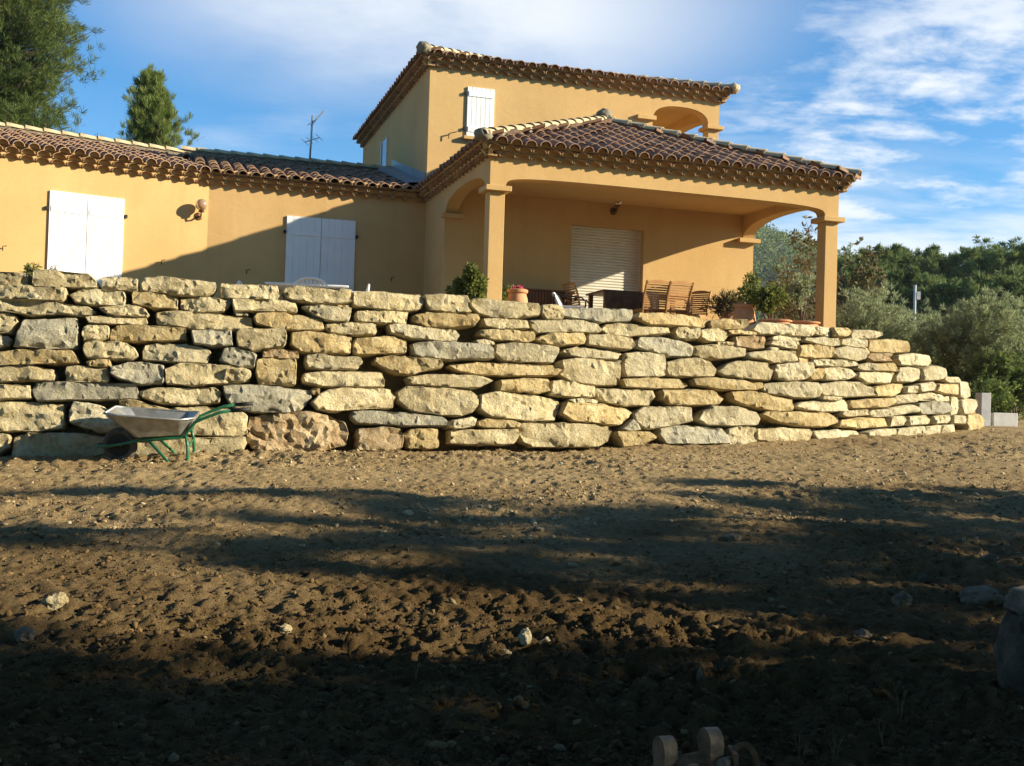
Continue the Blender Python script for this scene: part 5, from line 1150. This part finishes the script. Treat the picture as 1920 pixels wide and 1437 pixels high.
# single rocks on the soil
def rock(px, py, wpx, hpx, label, mat, seed):
    # where the sight line meets the soil
    r = ray(px, py+hpx*0.4); ts = np.linspace(3.2, 19, 3000); Pn = ts[:, None]*r; d = Pn[:, 2]-ground_base(Pn[:, 0], Pn[:, 1]); i = int(np.argmax(d < 0)); p = Pn[i]
    s = p[1]/F_PX; rx, rz = wpx*s*0.5, hpx*s*0.5
    bm = bmesh.new(); bmesh.ops.create_icosphere(bm, subdivisions=4, radius=1.0); so = Vector((seed*7.7, seed*1.3, 2))
    for v in bm.verts:
        c = v.co.copy(); e = 1+0.30*mnoise.fractal(c*1.1+so, 0.9, 2.0, 5); q = Vector((round(c.x*1.6)/1.6, round(c.y*1.6)/1.6, round(c.z*1.6)/1.6)); c = c*0.8+q*0.2
        v.co = Vector((c.x*rx*e, c.y*rx*0.8*e, c.z*rz*1.25*e))
    me = bpy.data.meshes.new('rock'); bm.to_mesh(me); bm.free(); me.materials.append(mat); me.polygons.foreach_set('use_smooth', [True]*len(me.polygons)); me.set_sharp_from_angle(angle=math.radians(35))
    o = link('rock', me); o.location = (float(p[0]), float(p[1]), float(ground_z(p[0], p[1]))+rz*0.45); o.rotation_euler = (0, 0, seed*1.7); tag(o, label, 'rock', 'loose rocks on the soil')
for a in [(984, 1180, 32, 26, 'brightest pale rock of the sunlit little heap in the foreground', STONE['p'], 1), (1024, 1184, 22, 20, 'small pale rock right of the bright rock in the heap', STONE['p'], 2), (950, 1196, 32, 18, 'flat tan rock left of the bright rock in the heap', STONE['t'], 3),
          (106, 1128, 44, 26, 'flat pale rock on the sunlit soil at far left', STONE['t'], 4), (46, 1184, 46, 22, 'flat rock low down by the left edge of the picture', SHADE_ROCK_P, 5), (535, 1167, 24, 18, 'small squared tan rock alone in the middle left foreground', STONE['t'], 6),
          (1838, 1112, 78, 34, 'large grey rock lying in the shade left of the boulder', SHADE_ROCK_P, 7), (1692, 1116, 44, 30, 'round grey rock in shade left of the largest one', SHADE_ROCK_P, 8), (1858, 1052, 24, 16, 'small grey rock in the shade above the large rock', SHADE_ROCK_P, 9),
          (1732, 1068, 30, 22, 'tilted dark rock in the shade at right', DIRTY, 10), (1620, 1186, 36, 16, 'thin flat grey rock in the shade right of the sunlit streak', SHADE_ROCK_P, 11), (1312, 1262, 14, 22, 'small upright stone chip in the streaky foreground', SHADE_ROCK_P, 12),
          (765, 961, 18, 10, 'pale pebble on the edge of the upper shadow band', STONE['p'], 13), (1372, 1010, 36, 12, 'flat grey stone in the middle shadow band', SHADE_ROCK_P, 14), (1010, 995, 24, 10, 'low stone in the upper shadow left of centre', SHADE_ROCK_P, 15)]: rock(*a)

# dry weeds in the near soil
STRAW = simple('straw', (0.16, 0.115, 0.055), 0.9)
def weed(px, py, h, seed, label):
    r = ray(px, py); ts = np.linspace(3.2, 12, 2000); Pn = ts[:, None]*r; d = Pn[:, 2]-ground_base(Pn[:, 0], Pn[:, 1]); p = Pn[int(np.argmax(d < 0))]
    rs = random.Random(seed); m = MB()
    for k in range(3):
        dx, dy = rs.uniform(-.05, .05), rs.uniform(-.05, .05); hh = h*rs.uniform(0.5, 1.0); m.tube([(0, 0, -0.02), (dx*0.4, dy*0.4, hh*0.55), (dx, dy, hh)], [0.0016, 0.0013, 0.0008], 4)
        for q in range(3): z = hh*rs.uniform(0.4, 0.95); m.tube([(dx*z/hh*.8, dy*z/hh*.8, z), (dx*z/hh*.8+rs.uniform(-.02, .02), dy*.8+rs.uniform(-.02, .02), z+0.03)], 0.0009, 3)
    o = m.obj('dry_weed', STRAW); o.location = (float(p[0]), float(p[1]), float(ground_z(p[0], p[1]))); tag(o, label, 'weed', 'dry weeds in the foreground')
for i, (px, py, h, lb) in enumerate([(1688, 1342, 0.2, 'tallest wispy dry weed at right, above the other stalks'), (1660, 1400, 0.13, 'thin dry weed low at right, below the tallest stalk'), (1500, 1425, 0.13, 'dry weed stalk just right of the rusty digger hooks'),
                                     (1565, 1420, 0.12, 'dry weed between the digger hooks and the right stalks'), (1700, 1130, 0.10, 'short dry weed beside the round rock in the right shade'), (780, 1262, 0.07, 'tiny dry weed at the edge of the sunlit clods')]): weed(px, py, h, i, lb)

# concrete leftovers past the end of the wall
p = gpt(1842, 790, 21.5); t = empty('concrete_slab', p, 'grey concrete slab standing upright past the end of the stone wall', 'slab', None, 0.2); MB().box(-0.10, 0.11, -0.10, 0.10, -0.05, 0.64).obj('block', CONCRETE, t, bevel=0.008)
p = gpt(1874, 790, 21.9); t = empty('concrete_block', p, 'low pale concrete block lying on the soil right of the upright slab', 'block', None, 0.12); MB().box(-0.24, 0.27, -0.2, 0.2, -0.05, 0.26).obj('block', CONCRETE_W, t, bevel=0.008)

# ------------------------------------------------------------------ things on the terrace
TZ = 1.1
def plastic_chair_parts(t):
    MB().box(-0.22, 0.22, -0.22, 0.22, 0.40, 0.425).obj('seat', WHITE_P, t, bevel=0.01)
    # fan back: arched rim, ribs between rim and seat
    rim = [(-0.20, 0.20, 0.42), (-0.245, 0.25, 0.55), (-0.25, 0.275, 0.64)]+[(math.cos(math.radians(180-a))*0.255, 0.285+0.02*math.sin(math.radians(a)), 0.66+0.135*math.sin(math.radians(a))) for a in range(0, 181, 15)]+[(0.25, 0.275, 0.64), (0.245, 0.25, 0.55), (0.20, 0.20, 0.42)]
    MB().tube(rim, 0.019, 8).obj('back_frame', WHITE_P, t, True)
    for k in range(-3, 4):
        MB().bar((k*0.035, 0.205, 0.44), (k*0.068, 0.293, 0.785-0.045*(k/3.0)**2), 0.03, 0.008, (0, 1, 0)).obj('back_rib', WHITE_P, t)
    for s in (-1, 1):
        MB().bar((s*0.26, -0.22, 0.63), (s*0.255, 0.26, 0.65), 0.05, 0.02).obj('armrest', WHITE_P, t, bevel=0.004)
        MB().bar((s*0.25, -0.23, 0.0), (s*0.255, -0.21, 0.625), 0.045, 0.03).obj('leg', WHITE_P, t); MB().bar((s*0.25, 0.27, 0.0), (s*0.21, 0.21, 0.41), 0.045, 0.03).obj('leg', WHITE_P, t)
def copy_tree(o, parent=None):
    c = o.copy(); COL.objects.link(c)
    if parent is not None: c.parent = parent
    for ch in list(o.children): copy_tree(ch, c)
    return c
g = 'white plastic garden chairs'
c0 = empty('plastic_chair', (-3.22, 17.65, TZ), 'white fan backed plastic chair in front of the white garden table', 'chair', g, math.radians(178)); plastic_chair_parts(c0)
for loc, rz, lb in (((-4.28, 18.3, TZ), 95, 'white plastic chair at the left end of the white table'), ((-2.72, 18.1, TZ), -80, 'white plastic chair at the right end of the white table, mostly hidden')):
    c = copy_tree(c0); c.location = loc; c.rotation_euler.z = math.radians(rz); c['label'] = lb
t = empty('garden_table', (-3.48, 18.45, TZ), 'white plastic garden table behind the stone wall, before the shaded shutters', 'table', None, math.radians(8))
MB().box(-0.68, 0.68, -0.42, 0.42, 0.74, 0.775).obj('tabletop', WHITE_P, t, bevel=0.012)
for sx in (-1, 1):
    for sy in (-1, 1): MB().bar((sx*0.6, sy*0.36, 0), (sx*0.58, sy*0.34, 0.74), 0.05, 0.05).obj('leg', WHITE_P, t)
# wooden chairs and table under the porch
def wood_chair_parts(t, mat):
    for k in range(5): MB().box(-0.21, 0.21, -0.22+k*0.088, -0.145+k*0.088, 0.43, 0.452).obj('seat_slat', mat, t)
    def bp(q): return 0.215+0.14*q-0.03*math.sin(q*math.pi), 0.45+0.50*q
    for s in (-1, 1):
        MB().tube([(s*0.215, 0.21, 0.0), (s*0.215, 0.20, 0.40)]+[(s*0.215, bp(q)[0], bp(q)[1]) for q in (0, .25, .5, .75, 1)], 0.019, 6).obj('stile', mat, t)
        MB().bar((s*0.215, -0.2, 0), (s*0.215, -0.2, 0.44), 0.038, 0.038).obj('leg', mat, t); MB().bar((s*0.215, -0.2, 0.41), (s*0.215, 0.2, 0.41), 0.03, 0.05).obj('rail', mat, t)
    for k in range(10):
        y, z = bp(0.08+k*0.085); MB().box(-0.20, 0.20, y-0.008, y+0.008, z-0.014, z+0.014).obj('back_slat', mat, t)
    y, z = bp(0.97); m = MB(); pr = [(x, z-0.03) for x in (-.2, .2)]+[(x, z+0.035*(1-(x/.2)**2)+0.0) for x in (.2, .1, 0, -.1, -.2)]
    n = len(pr); m.add([(x, yy, zz) for yy in (y-0.012, y+0.012) for x, zz in pr], [tuple(range(n)), tuple(reversed(range(n, 2*n)))]+[(i, n+i, n+(i+1) % n, (i+1) % n) for i in range(n)]); m.obj('top_rail', mat, t)
g = 'slatted wooden chairs around the porch table'
def wx(px, Y): return float(at_depth(px, 560, Y)[0])
wc = empty('wooden_chair', (wx(1218, 19.1), 19.1, PF), 'sunlit slatted wooden chair, left one of the pair seen from behind', 'chair', g, math.radians(180)+YAW); wood_chair_parts(wc, TEAK); wc.scale = (1, 1, 0.93)
for px, Y, rz, lb in ((1260, 19.14, 182, 'sunlit slatted wooden chair, right one of the pair seen from behind'), (1098, 19.7, 95, 'dark slatted wooden chair seen side on, left of the table'), (1296, 20.0, -55, 'slatted wooden chair at the right end of the table, partly shaded')):
    c = copy_tree(wc); c.location = (wx(px, Y), Y, PF); c.rotation_euler.z = math.radians(rz)+YAW; c['label'] = lb
t = empty('wooden_table', (wx(1205, 19.95), 19.95, PF), 'dark wooden table with a brown cloth under the porch, behind the chairs', 'table', None, YAW)
MB().box(-0.95, 0.85, -0.42, 0.42, 0.72, 0.755).obj('tabletop', TEAK_D, t, bevel=0.004)
for sx in (-0.87, 0.77):
    for sy in (-0.36, 0.36): MB().box(sx-.035, sx+.035, sy-.035, sy+.035, 0, 0.72).obj('leg', TEAK_D, t)
m = MB(); n = 26; V = []
for i in range(n+1):
    x = -0.93+1.05*i/n
    for z, k in ((0.767, 0.0), (0.765, 0.42), (0.74, 0.44), (0.55, 0.45), (0.33, 0.46)): V.append((x, -k-0.022*math.sin(i*1.7)*(0.775-z)*2.2, z+(0.02*math.sin(i*0.6) if z < 0.4 else 0)))
m.add(V, [(i*5+j, i*5+j+1, i*5+j+6, i*5+j+5) for i in range(n) for j in range(4)])
o = m.obj('tablecloth', simple('brown_cloth', (0.1, 0.055, 0.03), 0.95, var=0.35, scale=9), None, True); o.location = t.location; o.rotation_euler = t.rotation_euler; tag(o, 'brown cloth hanging over the front of the wooden porch table', 'tablecloth')
# slatted chest against the back wall
u0 = w2h(at_depth(950, 560, 19.6))[0]
t = empty('slatted_chest', h2w(u0+0.62, D-0.32, PF), 'dark brown slatted wooden chest against the porch back wall', 'chest', None, YAW)
MB().box(-0.60, 0.60, -0.22, 0.26, 0.03, 0.74).obj('box', TEAK_D, t)
MB().box(-0.63, 0.63, -0.27, 0.28, 0.742, 0.775).obj('lid', TEAK_D, t, bevel=0.004)
for k in range(20): MB().box(-0.60+k*0.0605, -0.555+k*0.0605, -0.242, -0.222, 0.03, 0.735).obj('slat', TEAK_D, t)
# sling chair with black arms
t = empty('sling_chair', (wx(1074, 19.2), 19.2, PF), 'white cushioned chair with black curved armrests beside the slatted chest', 'chair', None, YAW+math.radians(60))
MB().box(-0.24, 0.24, -0.26, 0.2, 0.36, 0.43).obj('seat', WHITE_P, t, bevel=0.02); MB().bar((0, 0.2, 0.42), (0, 0.32, 0.66), 0.46, 0.05, (0, 1, 0)).obj('backrest', WHITE_P, t, bevel=0.015)
for s in (-1, 1): MB().tube([(s*0.27, -0.28, 0), (s*0.27, -0.27, 0.5), (s*0.27, -0.2, 0.57), (s*0.27, 0.1, 0.6), (s*0.27, 0.28, 0.62), (s*0.27, 0.3, 0)], 0.014, 8).obj('armrest_leg', IRON, t, True)
# pots
def pot(loc, r, h, label, grp='terracotta pots on the terrace'):
    t = empty('terracotta_pot', loc, label, 'pot', grp)
    MB().lathe([(0.0, 0), (r*0.62, 0), (r*0.95, h*0.35), (r*1.0, h*0.55), (r*0.86, h*0.80), (r*0.74, h*0.90), (r*0.88, h*0.93), (r*0.90, h*0.985), (r*0.84, h), (r*0.68, h*0.97), (r*0.66, h*0.85), (0, h*0.82)], 28).obj('pot_body', TERRA, t, True, 45)
    return t
lx = wx(970, 17.25); pot((lx, 17.25, PF-.2), 0.185, 0.70, 'rounded terracotta pot with pink flowers right of the left pillar')
bush('cyclamen', (lx, 17.25, PF+.42), 0.12, 0.12, 0.14, 'pink flowering cyclamen in the pot beside the left pillar', 'flower', None, 81, 22, 5, 0.04, 0.03, PETAL, 0.06, 0.8, 5)
bush('leafy_plant', (lx-0.18, 17.6, PF), 0.14, 0.14, 0.62, 'thin green plant between the left pillar and the flower pot', 'plant', None, 82, 60, 7, 0.12, 0.025, SHRUB, 0.05, 0.6, 5)
rx_ = wx(1396, 18.1); pot((rx_, 18.1, PF-.2), 0.20, 0.66, 'rounded terracotta pot at the right between the oleander and the shrub')
pot((wx(1368, 18.95), 18.95, PF), 0.16, 0.40, 'shaded terracotta pot holding the reddish oleander')
for px, Y, lb in ((1455, 17.9, 'low wide terracotta bowl left of the right pillar'), (1508, 18.1, 'low wide terracotta bowl touching the right pillar')):
    pot((wx(px, Y), Y, PF-0.2), 0.30, 0.40, lb)
bush('oleander', (wx(1358, 18.95), 18.95, PF+0.1), 0.42, 0.3, 0.68, 'reddish leaved oleander in the pot by the right end of the back wall', 'plant', None, 83, 130, 9, 0.14, 0.022, REDLEAF, 0.15, 0.7, 8)
bush('potted_shrub', (wx(1445, 18.0), 18.0, PF+0.1), 0.45, 0.35, 0.85, 'bushy yellow green shrub left of the right porch pillar', 'bush', None, 84, 330, 11, 0.055, 0.026, SHRUB, 0.1, 0.9, 8, None, 0.3)
bush('potted_shrub', (wx(1408, 19.6), 19.6, PF+0.1), 0.2, 0.2, 1.1, 'tall thin green shrub in front of the back wall edge', 'bush', None, 85, 110, 9, 0.08, 0.03, SHRUB, 0.2, 0.8, 6, None, 0.3)
bush('potted_shrub', (wx(1505, 18.2), 18.2, PF+0.1), 0.24, 0.24, 0.95, 'sparse grey green shrub beside the right porch pillar', 'bush', None, 86, 90, 8, 0.085, 0.022, OLIVE, 0.15, 0.7, 7, None, 0.3)
lx = wx(876, 16.7); bush('laurel_bush', (lx, 16.7, TZ), 0.24, 0.22, 1.0, 'glossy green bush growing before the left porch pillar', 'bush', None, 87, 330, 10, 0.085, 0.035, SHRUB, 0.1, 0.8, 7, None, 0.35)
p = at_depth(100, 512, 12.3); bush('flowering_plant', (float(p[0]), 12.3, TZ), 0.10, 0.1, 0.30, 'small white flowering plant on the wall top before the left shutters', 'flower', None, 88, 40, 6, 0.03, 0.022, PETAL_W, 0.12, 0.9, 6)
p = at_depth(72, 512, 12.25); bush('flowering_plant', (float(p[0]), 12.25, TZ), 0.16, 0.1, 0.30, 'small yellow green plant on the wall top, left of the white flowers', 'plant', None, 89, 50, 7, 0.05, 0.016, SHRUB, 0.1, 0.9, 6)
